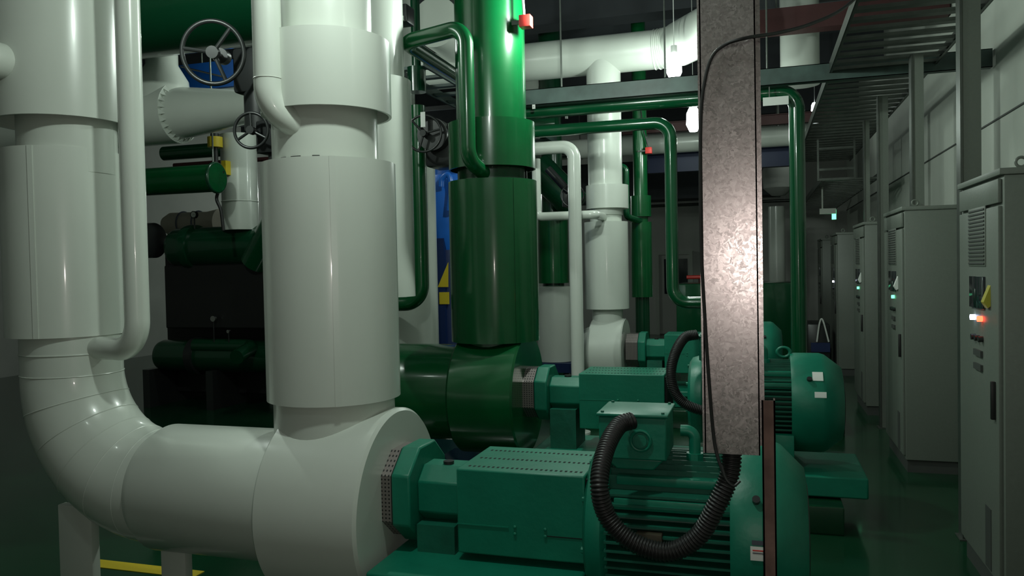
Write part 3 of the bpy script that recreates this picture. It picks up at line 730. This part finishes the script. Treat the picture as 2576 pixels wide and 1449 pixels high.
# white pipe with saw-toothed insulation collar and branch going up
z, r = hcyl(214, 345, 500, 7.0)
root = empty('level_pipe')
xa = at(440, 280, 7.0).x
MB().cyl((xa-2.4, 7.0, z), (xa+.05, 7.0, z), r*1.2, n=64).build('tee_jacket', M['white'], root)
MB().lathe([(0, r), (.15, r), (1.0, r*.58), (2.0, r*.55)], (xa, 7.0, z), (1, .0, 0), 64).build('pipe', M['white'], root)
g = MB(); n = 26
for k in range(n):
    a0, a1 = 2*math.pi*k/n, 2*math.pi*(k+.86)/n; am = (a0+a1)/2
    q = [Vector((xa+.045, 7.0+math.cos(a)*rr, z+math.sin(a)*rr)) for a, rr in ((a0, r*1.205), (a1, r*1.205), (am+.09, r*.98))]
    q[2].x += .05
    vs = [g.bm.verts.new(v) for v in q] + [g.bm.verts.new(v + Vector((-.012, 0, 0))) for v in q]
    g.bm.faces.new(vs[:3]); g.bm.faces.new(vs[3:][::-1])
    for i in range(3): g.bm.faces.new((vs[i], vs[i+3], vs[(i+1) % 3+3], vs[(i+1) % 3]))
g.build('cut_sheet_collar', M['white'], root)
xb = at(432, 200, 7.0).x - .12
MB().lathe([(0, r*1.12), (.35, r*1.0), (.52, r*.62), (1.9, r*.62)], (xb-.0, 7.0, z), (0, 0, 1), 56).build('branch', M['white'], root)
finish(root, xa, 7.0, z-r, 'fat white level pipe with a saw-tooth cut collar, between the left risers', 'pipe')
# blue sign board with a rib
root = empty('hanging_board'); p0, p1 = at(448, 165, 7.6), at(570, 218, 7.6)
MB().box(p0.x, p1.x+.1, 7.6, 7.66, p1.z, p0.z).build('board', M['blue'], root)
MB().tube([(p0.x+.05, 7.59, p0.z-.02), (p1.x, 7.59, p1.z+.1)], .012, 8).build('rail', M['chrome'], root)
MB().cyl((p0.x+.3, 7.63, p0.z-.02), (p0.x+.3, 7.63, ZC-.01), .01).build('hanger_rod', M['steel'], root)
finish(root, p0.x, 7.6, p1.z, 'blue board behind the big black handwheel', 'panel')
# level green pipes
xpipe('level_pipe', 0, 660, 366, 402, 450, 9.3, M['greenpipe'], 'upper thin green level pipe left of the large white riser', x0=-8, x1=-2.3, parts=(rods(.35, .8),))
xpipe('level_pipe', 0, 545, 418, 488, 450, 7.4, M['greensheet'], 'glossy green level pipe with a bright streak, above the gauge', x0=-7.5, x1=at(548, 450, 7.4).x, parts=(lambda ro, a, c, z, r, Y: MB().torus((c-.02, Y, z), (1, 0, 0), r+.002, .02).build('end_flange', M['darkgreen'], ro), rods(.4, .97)))
xpipe('level_pipe', 380, 620, 405, 416, 520, 8.9, M['redsteel'], 'thin dark red level pipe behind the green ones', x0=-7.5, x1=-2.6, parts=(rods(.5,),))
# yellow valve actuator
root = empty('yellow_actuator'); p = at(541, 358, 7.9)
MB().cyl((p.x, 7.9, p.z-.06), (p.x, 7.9, p.z+.06), .085).build('drum', M['yellow'], root)
MB().cyl((p.x, 7.9, p.z+.06), (p.x, 7.9, p.z+.10), .05).build('cap', M['blackmetal'], root)
MB().cyl((p.x, 7.9, p.z-.30), (p.x, 7.9, p.z-.06), .03).build('stem', M['blackmetal'], root)
finish(root, p.x, 7.9, p.z-.06, 'round yellow actuator on top of the thin green level pipe', 'valve')
# pale riser right of it
root = empty('drop_pipe'); xv, rv = vcyl(557, 650, 500, 8.2)
z0, _r = hcyl(572, 672, 500, 8.3); z0 += _r-.06; MB().cyl((xv, 8.2, z0), (xv, 8.2, zat(600, 340, 8.2)), rv).build('pipe', M['white'], root)
MB().torus((xv, 8.2, zat(600, 508, 8.2)), (0, 0, 1), rv+.001, .006).build('pipe_seam', M['white'], root)
MB().box(at(563, 400, 7.95).x, at(574, 400, 7.95).x, 7.9, 8.1, zat(570, 440, 7.95), zat(570, 405, 7.95)).build('yellow_strap', M['yellow'], root)
finish(root, xv, 8.2, z0, 'pale upright pipe standing on the dark chiller', 'pipe')
# chiller
root = empty('chiller')
YH = 8.3
z1h, r1h = hcyl(572, 672, 500, YH)
xh0, xh1 = -7.0, at(690, 600, YH).x + .6
MB().lathe([(0, 0), (.0, r1h*.9), (.06, r1h), (xh1-xh0-.06, r1h), (xh1-xh0, r1h*.9), (xh1-xh0, 0)], (xh0, YH, z1h), (1, 0, 0), 56).build('upper_shell', M['darkgreen'], root)
xf = at(488, 600, YH).x
MB().lathe([(-.06, r1h*1.12), (0, r1h*1.16), (.06, r1h*1.12)], (xf, YH, z1h), (1, 0, 0), 56).build('shell_flange', M['darkgreen'], root)
a0 = at(642, 660, YH-.1); b0 = at(705, 540, YH-.3)
MB().tube([a0, b0, b0 + (b0-a0)*.8], .17, 40).build('oblique_branch', M['greenpipe'], root)
z2h, r2h = hcyl(855, 935, 520, YH)
MB().lathe([(0, 0), (0, r2h*.9), (.06, r2h), (3.3, r2h), (3.35, r2h*.6), (3.35, 0)], (at(408, 890, YH).x, YH, z2h), (1, 0, 0), 56).build('lower_shell', M['darkgreen'], root)
xf = at(500, 890, YH).x
MB().lathe([(-.05, r2h*1.18), (.05, r2h*1.18)], (xf, YH, z2h), (1, 0, 0), 56).build('shell_flange', M['blackmetal'], root)
MB().tube(path([(xf+.05, YH-.12, z2h+r2h*.7), (at(640, 868, YH-.1).x, YH-.12, z2h+r2h*.7), (at(660, 880, YH).x, YH-.5, z2h+.05)], .1, 8), .085, 28).build('cross_pipe', M['darkgreen'], root)
g = MB(); zt = z1h-r1h+.03
g.box(at(382, 760, YH).x, xh1, YH+.25, YH+1.0, .12, z1h+.05); g.box(at(430, 700, YH).x, xh1, YH-.12, YH+.4, z2h+r2h+.15, zt)
g.build('compressor_block', M['black'], root, bev=.02)
for xx in (at(404, 950, YH).x, at(560, 950, YH).x, xh1-.4): MB().box(xx-.05, xx+.05, YH-.25, YH+.9, 0, z2h-r2h+.04).build('leg', M['blackmetal'], root)
for px, py in ((535, 802), (573, 834)):
    p = at(px, py, YH-.2); MB().cyl((p.x, YH-.2, p.z), (p.x, YH-.17, p.z), .035 if px < 550 else .02).build('gauge', M['chrome'], root)
    MB().cyl((p.x, YH-.185, z2h+r2h-.03), (p.x, YH-.185, p.z-.02), .007).build('gauge_stem', M['blackmetal'], root)
MB().lathe([(0, .22), (.15, .22), (.2, .1), (.2, 0)], (at(395, 585, YH).x-.1, YH-.1, z1h+.1), (1, 0, 0), 40).build('end_cap', M['blackmetal'], root)
finish(root, -4.5, YH, 0, 'dark green and black chiller in the shadows between the left white risers', 'machine')
# pale wrapped pipe and gauge above it
root = empty('wrapped_pipe'); z, r = hcyl(532, 592, 500, 8.9)
xa, xb = at(415, 560, 8.9).x, at(556, 560, 8.9).x
MB().lathe([(0, 0), (.02, r*.7), (.12, r), (xb-xa-.2, r*.95), (xb-xa, r*1.15), (xb-xa+.02, 0)], (xa, 8.9, z), (1, 0, 0), 40).build('pipe', M['cream'], root)
for q in (.35, .62): MB().torus((xa+(xb-xa)*q, 8.9, z), (1, 0, 0), r+.004, .01).build('strap', M['ink'], root)
MB().box(xa+.4, xa+.5, 8.88, 9.0, z1h+.04, z-r+.03).build('support', M['blackmetal'], root)
finish(root, xa, 8.9, z-r, 'cream wrapped pipe end resting above the chiller shell', 'pipe')
root = empty('pressure_gauge'); p = at(486, 540, YH-.1)
MB().cyl((p.x, YH-.10, p.z), (p.x, YH-.06, p.z), .045).build('case', M['blackmetal'], root)
MB().cyl((p.x+.004, YH-.105, p.z), (p.x+.004, YH-.099, p.z), .034).build('dial', M['paper'], root)
MB().box(p.x-.002, p.x+.022, YH-.107, YH-.1045, p.z-.001, p.z+.002).build('needle', M['ink'], root)
MB().cyl((p.x, YH-.08, z1h+r1h*.9), (p.x, YH-.08, p.z-.04), .009).build('stem', M['blackmetal'], root)
finish(root, p.x, YH-.1, z1h+r1h, 'black round pressure gauge standing on the chiller shell', 'gauge')
# dark hose/lever beside it
tag(MB().tube(smooth_path([at(560, 430, 7.5), at(553, 470, 7.5), at(545, 500, 7.5), at(556, 530, 7.5), at(562, 580, 7.5)], 8), .018, 12).build('hose', M['black']), 'dark hose hanging left of the pale upright pipe', 'hose')
# red and yellow bits on the floor under the suction pipe
root = empty('hydrant_valve'); p = at(400, 1402, 4.3)
MB().cyl((p.x, 4.3, 0), (p.x, 4.3, .28), .035).build('pipe', M['redsteel'], root); MB().cyl((p.x, 4.3, .28), (p.x, 4.3, .40), .055).build('cap', M['redsteel'], root)
finish(root, p.x, 4.3, 0, 'dark red stub pipe on the floor below the horizontal suction pipe', 'pipe')
root = empty('floor_marking'); p = atZ(310, 1425, .005)
MB().box(p.x-.25, p.x+.5, p.y-.04, p.y+.06, .0005, .004).build('stripe', M['yellow'], root)
finish(root, p.x, p.y, 0, 'yellow stripe painted on the floor below the far left riser', 'marking')

# ------------------------------------------------------------------ behind, between the white and green risers
root = empty('insulated_riser')
xv, rv = vcyl(860, 1040, 500, 5.0)
MB().cyl((xv, 5.0, zat(1000, 746, 5.0)), (xv, 5.0, zat(1000, 200, 5.0)), rv).build('jacket', M['white'], root)
MB().cyl((xv, 5.0, zat(1000, 210, 5.0)), (xv, 5.0, ZC-.02), rv*.82).build('upper_pipe', M['white'], root)
finish(root, xv, 5.0, 1.2, 'white jacketed riser half hidden right behind the large white riser', 'pipe')
root = empty('insulated_riser')
xv, rv = vcyl(850, 1100, 650, 6.9)
MB().cyl((xv, 6.9, zr(xv, 884, 6.9, rv)), (xv, 6.9, zr(xv, 408, 6.9, rv)), rv).build('jacket', M['white'], root)
MB().cyl((xv, 6.9, .5), (xv, 6.9, ZC-.02), rv*.62).build('inner_pipe', M['white'], root)
finish(root, xv, 6.9, .5, 'wide white jacket behind the upright green pipe, left of the green riser', 'pipe')
# blue motor-like filter and yellow triangle beyond
root = empty('blue_vessel'); p = at(1118, 505, 8.2)
MB().lathe([(-.62, .0), (-.60, .20), (-.40, .30), (.08, .32), (.26, .25), (.26, .18), (.34, .16), (.35, 0)], (p.x+.06, 8.2, p.z), (0, 0, 1), 48).build('bell', M['blue'], root)
MB().tube(smooth_path([at(1110, 470, 7.8), at(1112, 450, 7.8), at(1128, 440, 7.8), at(1135, 470, 7.8), at(1130, 530, 7.8)], 8), .03, 14).build('hose', M['blue'], root)
MB().cyl((p.x+.06, 8.2, .0), (p.x+.06, 8.2, p.z-.55), .25).build('stand', M['bluedark'], root)
MB().box(p.x-.28, p.x+.1, 7.9, 8.0, .0, zat(1118, 600, 8.0)).build('side_frame', M['bluedark'], root)
MB().prism([(at(1102, 722, 7.9).x, zat(1102, 722, 7.9)), (at(1128, 722, 7.9).x, zat(1128, 722, 7.9)), (at(1128, 660, 7.9).x, zat(1128, 660, 7.9))], 'y', 7.89, 7.9).build('warning_plate', M['yellow'], root)
MB().box(at(1106, 735, 7.9).x, at(1130, 735, 7.9).x, 7.885, 7.9, zat(1118, 765, 7.9), zat(1118, 735, 7.9)).build('yellow_plate', M['yellow'], root)
finish(root, p.x, 8.2, 0, 'bright blue vessel glimpsed just left of the thick green riser', 'vessel')
# ladder tray and pale pipes climbing away near the ceiling
def ypipe(name, x, z, r, y0, y1, m, label):
    root = empty(name); MB().cyl((x, y0, z), (x, y1, z), r, n=40).build('pipe', m, root)
    for yy in (y0+.5, (y0+y1)/2): MB().cyl((x, yy, z+r-.004), (x, yy, ZC-.005), .009, n=10).build('hanger_rod', M['steel'], root)
    finish(root, x, y0, z-r, label, 'pipe')
q = at(1085, 60, 7.6)
ypipe('ceiling_pipe', q.x, q.z+.05, .26, 7.7, 12, M['white'], 'pale pipe near the ceiling behind the green bypass pipe')
q = at(1085, 230, 8.0)
def ladder(name, x0, x1, y0, y1, z, label, step=.30, m=M['steel'], posts=True, h=.10):
    root = empty(name)
    for x in (x0, x1): 
        g = MB(); g.box(x-.003, x+.003, y0, y1, z, z+h); g.box(x-.02 if x == x1 else x, x if x == x1 else x+.02, y0, y1, z, z+.004); g.build('side_rail', m, root)
    y = y0+.1; n = 0
    while y < y1 and n < 95: MB().box(x0, x1, y, y+.075, z+.01, z+.035).build('rung', m, root); y += step; n += 1
    finish(root, x0, y0, z, label, 'cable tray'); return root
ladder('cable_ladder', at(1040, 200, 7).x+.05, at(1040, 200, 7).x+.45, 6.2, 12.5, zat(1090, 235, 7.2), 'dark cable ladder running away behind the green bypass pipe', step=.35, m=M['channel'])
root = empty('floodlight'); p = at(1003, 42, 5.6)
MB().box(p.x-.09, p.x+.09, 5.55, 5.7, p.z-.06, p.z+.08, .015).build('housing', M['blackmetal'], root)
MB().box(p.x-.07, p.x+.07, 5.53, 5.552, p.z-.055, p.z-.02).build('lens', M['paper'], root)
MB().cyl((p.x, 5.63, p.z+.07), (p.x, 5.63, ZC-.01), .012).build('bracket', M['blackmetal'], root)
finish(root, p.x, 5.6, p.z, 'black floodlight hanging above the green bypass bend', 'lamp')

# ------------------------------------------------------------------ behind, between the green riser and the galvanised duct
root = empty('white_tank')
YT = 9.8; xv, rv = vcyl(1352, 1441, 820, YT)
zt0, zt1 = zr(xv, 912, YT, rv), zr(xv, 722, YT, rv)
mb = MB(); sleeve(mb, xv, YT, rv, zt0, zt1, rv*.6); mb.build('tank', M['white'], root)
MB().box(xv-rv-.05, xv+rv+.12, YT-rv-.05, YT+rv, zt0-.12, zt0-.005).build('blue_base', M['bluedark'], root)
for sx in (-1, 1):
    for sy in (-1, 1): MB().box(xv+sx*rv*.8-.03, xv+sx*rv*.8+.03, YT+sy*rv*.8-.03, YT+sy*rv*.8+.03, 0, zt0-.12).build('leg', M['blackmetal'], root)
finish(root, xv, YT, 0, 'short white cylindrical jacket on a dark blue base, right of the thick green riser', 'tank')
root = empty('insulated_riser'); xq, rq = vcyl(1352, 1430, 640, 10.9)
MB().cyl((xq, 10.9, zat(1390, 712, 10.9)), (xq, 10.9, zat(1390, 540, 10.9)), rq).build('jacket', M['greensheet'], root)
MB().cyl((xq, 10.9, 0), (xq, 10.9, ZC-.02), rq*.7).build('inner_pipe', M['darkgreen'], root)
a0 = at(1350, 420, 10.6); b0 = at(1450, 520, 10.6)
MB().tube([a0, b0], .22, 40).build('oblique_branch', M['darkgreen'], root)
finish(root, xq, 10.9, 0, 'dark green riser seen beyond the white tank', 'pipe')
xpipe('header_pipe', 1330, 1765, 334, 385, 1700, 12.4, M['white'], 'pale overhead pipe in the distance, left of the galvanised duct', x0=-6.5, x1=1.0, parts=(rods(.3, .8),))
root = empty('blue_beam'); p = at(1640, 390, 12.9); p1_ = at(2010, 412, 12.9)
MB().box(-1.7, .62, 12.9, 13.05, p1_.z-.02, zat(1950, 355, 12.9)).build('beam', M['bluedark'], root)
MB().cyl((-.6, 12.97, p1_.z+.25), (-.6, 12.97, ZC-.01), .012).build('hanger_rod', M['steel'], root)
finish(root, -.5, 12.9, p1_.z, 'dark blue box beam far behind the galvanised duct', 'beam')
root = empty('red_beam'); g = MB(); zz = zat(1960, 300, 11.6)
g.box(-2.0, 1.0, 11.6, 11.608, zz-.07, zz+.07); g.box(-2.0, 1.0, 11.56, 11.66, zz+.06, zz+.07); g.box(-2.0, 1.0, 11.56, 11.66, zz-.07, zz-.06); g.build('beam', M['redsteel'], root)
MB().cyl((.5, 11.63, zz+.06), (.5, 11.63, ZC-.01), .012).build('hanger_rod', M['steel'], root)
finish(root, 0, 11.6, zz, 'dark red steel beam far behind the right green pipe', 'beam')
root = empty('red_beam'); q = at(1960, 55, 8.9)
MB().box(-.6, XR-.02, 8.9, 9.1, zat(1960, 78, 8.9), zat(1960, 20, 8.9)).build('beam', M['redsteel'], root)
MB().cyl((.2, 9, zat(1960, 20, 8.9)-.01), (.2, 9, ZC-.01), .012).build('hanger_rod', M['steel'], root)
finish(root, .3, 8.9, q.z, 'dark red-brown beam near the ceiling, upper right', 'beam')
root = empty('drop_pipe'); xv, rv = vcyl(1962, 2062, 120, 9.7)
MB().cyl((xv, 9.7, zat(2000, 215, 9.7)), (xv, 9.7, ZC-.02), rv, n=64).build('pipe', M['white'], root)
finish(root, xv, 9.7, 3.2, 'big pale upright pipe near the ceiling, upper right of the galvanised duct', 'pipe')
root = empty('drop_pipe'); xv, rv = vcyl(1933, 1975, 620, 15.4)
MB().cyl((xv, 15.4, 0), (xv, 15.4, zat(1950, 520, 15.4)), rv).build('pipe', M['white'], root)
finish(root, xv, 15.4, 0, 'pale far pipe standing behind the right green pipe', 'pipe')
root = empty('expansion_tank'); p = at(1958, 445, 15.0)
MB().lathe([(-.35, 0), (-.33, .12), (-.2, .26), (.1, .28), (.3, .2), (.32, 0)], (p.x, 15.0, p.z), (0, 0, 1), 40).build('tank', M['wall'], root)
MB().cyl((p.x, 15, p.z+.3), (p.x, 15, ZC-.01), .03).build('hanger', M['steel'], root)
finish(root, p.x, 15.0, p.z-.35, 'round grey tank hung high in the distance, right of the galvanised duct', 'tank')
root = empty('label_plate'); a0, b0 = at(1916, 246, YC+.05), at(1984, 262, YC+.05)
MB().box(a0.x+.01, b0.x, YC+.05, YC+.055, b0.z, a0.z, .0).build('plate', M['paper'], root)
MB().box(a0.x+.06, a0.x+.07, YC+.052, YC+.058, a0.z-.01, zc1-h+.0).build('wire', M['steel'], root)
finish(root, a0.x, YC+.05, b0.z, 'white plate hanging under the right green pipe bend', 'sign')
root = empty('switch_plate'); p = at(1336, 260, YC-.1)
MB().box(p.x-.015, p.x+.015, YC-.01, YC-.002, p.z-.035, zc1-h+.002, .0).build('plate', M['paper'], root)
for dz in (-.015, .015): MB().cyl((p.x, YC-.012, p.z+dz), (p.x, YC-.009, p.z+dz), .004, n=10).build('hole', M['ink'], root)
finish(root, p.x, YC, p.z, 'little white plate with two holes beside the thick green riser', 'plate')
# dark green far tank
root = empty('green_tank'); a0, b0 = at(1905, 712, 12.0), at(1998, 880, 12.0)
MB().box(at(1700, 715, 12).x, b0.x, 12.0, 13.2, .25, a0.z, .02).build('tank', M['greenpipe'], root)
MB().box(at(1700, 715, 12).x+.05, b0.x-.05, 12.05, 13.1, 0, .25).build('base', M['darkgreen'], root)
finish(root, a0.x, 12, 0, 'dark green box tank in the distance behind the right green pipe', 'tank')
root = empty('hose_reel'); p = at(1745, 697, 13.0)
MB().cyl((p.x-.1, 12.9, p.z), (p.x+.35, 12.9, p.z), .03).build('handle', M['red'], root)
MB().cyl((p.x+.1, 12.9, a0.z-.01), (p.x+.1, 12.9, p.z), .02).build('stem', M['redsteel'], root)
finish(root, p.x, 12.9, p.z, 'red handle standing on the far green tank', 'valve')
root = empty('black_tub'); p = at(2055, 840, 12.6)
MB().box(at(2030, 840, 12.3).x, at(2092, 840, 12.3).x-.02, 12.3, 13.1, .0, zat(2060, 815, 12.3), .03).build('tub', M['blackmetal'], root)
MB().tube(smooth_path([at(2055, 860, 12.25), at(2062, 812, 12.25), at(2070, 806, 12.25), at(2085, 860, 12.25)], 6), .012, 8).build('cord', M['paper'], root)
MB().box(at(2040, 850, 12.28).x, at(2088, 850, 12.28).x, 12.27, 12.3, zat(2060, 885, 12.3), zat(2060, 862, 12.3)).build('blue_strip', M['bluedark'], root)
finish(root, p.x, 12.3, 0, 'black machine with a loose cord standing before the farthest cabinets', 'machine')

# ------------------------------------------------------------------ control cabinets
def vents(parent, x, y0, y1, z0, z1, n):
    for k in range(n):
        z = z0 + (z1-z0)*k/(n-1); MB().box(x-.006, x+.001, y0, y1, z-.006, z+.006, mtx=None).build('louvre', M['cabdark'], parent)
CX = 1.05
def cabinet(y0, w, depth, ztop, leds, label, base=.10, zbot=0.0, tagc=None):
    root = empty('control_cabinet'); x0, x1 = CX, CX+depth
    MB().box(x0+.018, x1, y0, y0+w, base, ztop-.03, .004).build('body', M['cab'], root)
    MB().box(x0+.03, x1-.02, y0+.02, y0+w-.02, 0, base).build('plinth', M['cabdark'], root)
    MB().box(x0-.002, x1+.01, y0-.008, y0+w+.008, ztop-.03, ztop, .003).build('roof_panel', M['cab'], root)
    dr = MB().box(x0, x0+.02, y0+.03, y0+w-.03, base+.03, ztop-.17, .004).build('door', M['cab'], root)
    MB().box(x0, x0+.016, y0+.03, y0+w-.03, ztop-.155, ztop-.045, .003).build('header_panel', M['cab'], root)
    ca, cb = y0+w*.31, y0+w*.68
    MB().box(x0-.004, x0+.001, ca-.012, cb+.012, ztop-.45, ztop-.155, .001).build('vent_frame', M['cab'], dr)
    g = MB()
    for k in range(15): z = ztop-.44+k*.0190; g.box(x0-.0085, x0-.003, ca, cb, z, z+.008)
    g.build('louvres', M['cabdark'], dr)
    MB().box(x0-.012, x0+.001, ca+.0, cb-.03, ztop-.66, ztop-.50, .003).build('display', M['glass'], dr)
    for k, (dy, m) in enumerate(leds):
        yy = ca+dy; MB().cyl((x0+.001, yy, ztop-.71), (x0-.022, yy, ztop-.71), .014, n=20).build('indicator_lamp', m, dr)
    for k in range(3): MB().cyl((x0+.001, ca+.05+k*.07, ztop-.81), (x0-.022, ca+.05+k*.07, ztop-.81), .015, n=16).build('switch_knob', M['blackmetal'], dr)
    for k in range(2): MB().box(x0-.012, x0+.001, ca+.05, ca+.19, ztop-.90-k*.07, ztop-.87-k*.07).build('name_strip', M['cabdark'], dr)
    MB().box(x0-.02, x0+.001, y0+.075, y0+.095, ztop-1.17, ztop-.99, .004).build('door_handle', M['black'], dr)
    MB().box(x0-.003, x0+.001, y0+.16, y0+.26, base+.04, base+.34).build('lower_vent', M['cabdark'], dr)
    MB().torus((x0+.10, y0+.05, ztop+.028), (0, 1, 0), .022, .007, 24, 8).build('lifting_eye', M['cab'], root)
    MB().torus((x1-.10, y0+.05, ztop+.028), (0, 1, 0), .022, .007, 24, 8).build('lifting_eye', M['cab'], root)
    if tagc:
        g = MB(); yy = ca-.09; z = ztop-.54
        g.prism([(x0, z), (x0-.03, z-.08), (x0-.012, z-.11), (x0, z-.1)], 'y', yy, yy+.05); g.build('hanging_note', tagc, dr)
    finish(root, x0, y0, 0, label, 'cabinet', None); return root
L = M
cabinet(4.14, .80, .75, 2.06, ((.20, L['ledw']), (.06, L['ledr'])), 'nearest grey control cabinet, with red and white indicator lamps lit', tagc=L['yellowflap'])
cabinet(6.75, .95, .75, 2.06, ((.10, L['ledg']),), 'second grey control cabinet from the camera, its plain side facing us', tagc=L['paper'])
cabinet(9.17, .95, .75, 2.06, ((.10, L['ledg']),), 'third grey control cabinet from the camera', tagc=L['paper'])
cabinet(12.3, .95, .75, 2.06, ((.10, L['ledw']),), 'fourth grey control cabinet from the camera')
cabinet(15.2, .95, .75, 2.06, (), 'farthest grey control cabinet at the end of the row')
# grey channel posts up to the ladder tray
for i, (pl_, pr_, Y, zb) in enumerate(((2421, 2469, 5.2, 0.0), (2297, 2325, 6.9, 2.06), (2212, 2235, 8.5, 0.0), (2176, 2188, 9.9, 2.06))):
    x0, x1 = at(pl_, 400, Y).x, at(pr_, 400, Y).x
    g = MB(); g.box(x0, x1, Y, Y+.04, zb, 3.25); o = g.build('steel_post', M['cab'])
    root = empty('steel_post'); o.name = 'web'; o.parent = root
    MB().box(x0-.012, x0, Y-.01, Y+.09, zb, 3.25).build('edge_strip', M['steel'], root)
    MB().box(x0-.03, x1+.03, Y-.03, Y+.1, zb, zb+.008).build('foot_plate', M['steel'], root)
    finish(root, x0, Y, zb, ['wide grey post rising behind the nearest cabinet', 'grey post standing on the second cabinet', 'grey post between the second and third cabinets', 'grey post standing on the third cabinet'][i], 'post')
# ladder trays
def Xof(px, Y): return at(px, 200, Y).x
ladder('cable_ladder', .594, 1.42, 3.4, 14.0, 3.27, 'wide steel cable ladder running overhead above the row of cabinets', step=.24, h=.09)
ladder('cable_ladder', .80, 1.50, 11.4, 18.2, 2.72, 'lower cable ladder far down the row of cabinets', step=.28, h=.08)
# nothing lies loose on the tray
# tray droppers (square steel frame far off)
root = empty('ladder_bend'); Y = 11.3
x0, x1 = at(2058, 420, Y).x, at(2150, 420, Y).x
for x in (x0, x1): MB().box(x-.012, x+.012, Y, Y+.03, zat(2060, 455, Y), 3.27).build('side_rail', M['steel'], root)
for py in (372, 425, 450): MB().box(x0, x1, Y+.005, Y+.03, zat(2100, py, Y)-.015, zat(2100, py, Y)+.015).build('rung', M['steel'], root)
finish(root, x0, Y, zat(2060, 455, Y), 'upright stretch of cable ladder linking the two tray levels', 'cable tray')
root = empty('hanging_sign'); p = at(2084, 528, 12.37)
MB().box(p.x-.12, p.x+.10, 12.34, 12.40, p.z-.06, p.z+.02).build('housing', M['wallr'], root)
MB().cyl((p.x-.08, 12.37, p.z+.01), (p.x-.08, 12.37, 2.765), .012).build('hanger', M['wallr'], root)
MB().box(at(2101, 535, 12.2).x-.03, at(2106, 535, 12.2).x, 12.35, 12.39, p.z-.14, p.z+.0).build('lit_panel', M['ledg'], root)
finish(root, p.x, 12.2, p.z-.06, 'small hanging box with a green light above the fourth cabinet', 'lamp')
# level conduit across the far wall
xpipe('level_pipe', 1905, 2100, 500, 508, 1990, 18.0, M['steel'], 'thin pale conduit level across the far end of the room', x0=-2.5, x1=1.3, parts=(rods(.2, .8),))
# big dark air duct over the far end
root = empty('air_duct')
MB().box(-4.5, .4, 15.8, 16.5, zat(1700, 500, 15.8), zat(1700, 400, 15.8)).build('duct', M['beam'], root)
for x in (-3.5, -.3): MB().cyl((x, 16.1, zat(1700, 400, 15.8)-.01), (x, 16.1, ZC-.01), .012).build('hanger_rod', M['steel'], root)
finish(root, -2, 15.8, 2.9, 'dark air duct across the far end, under the ceiling', 'duct')
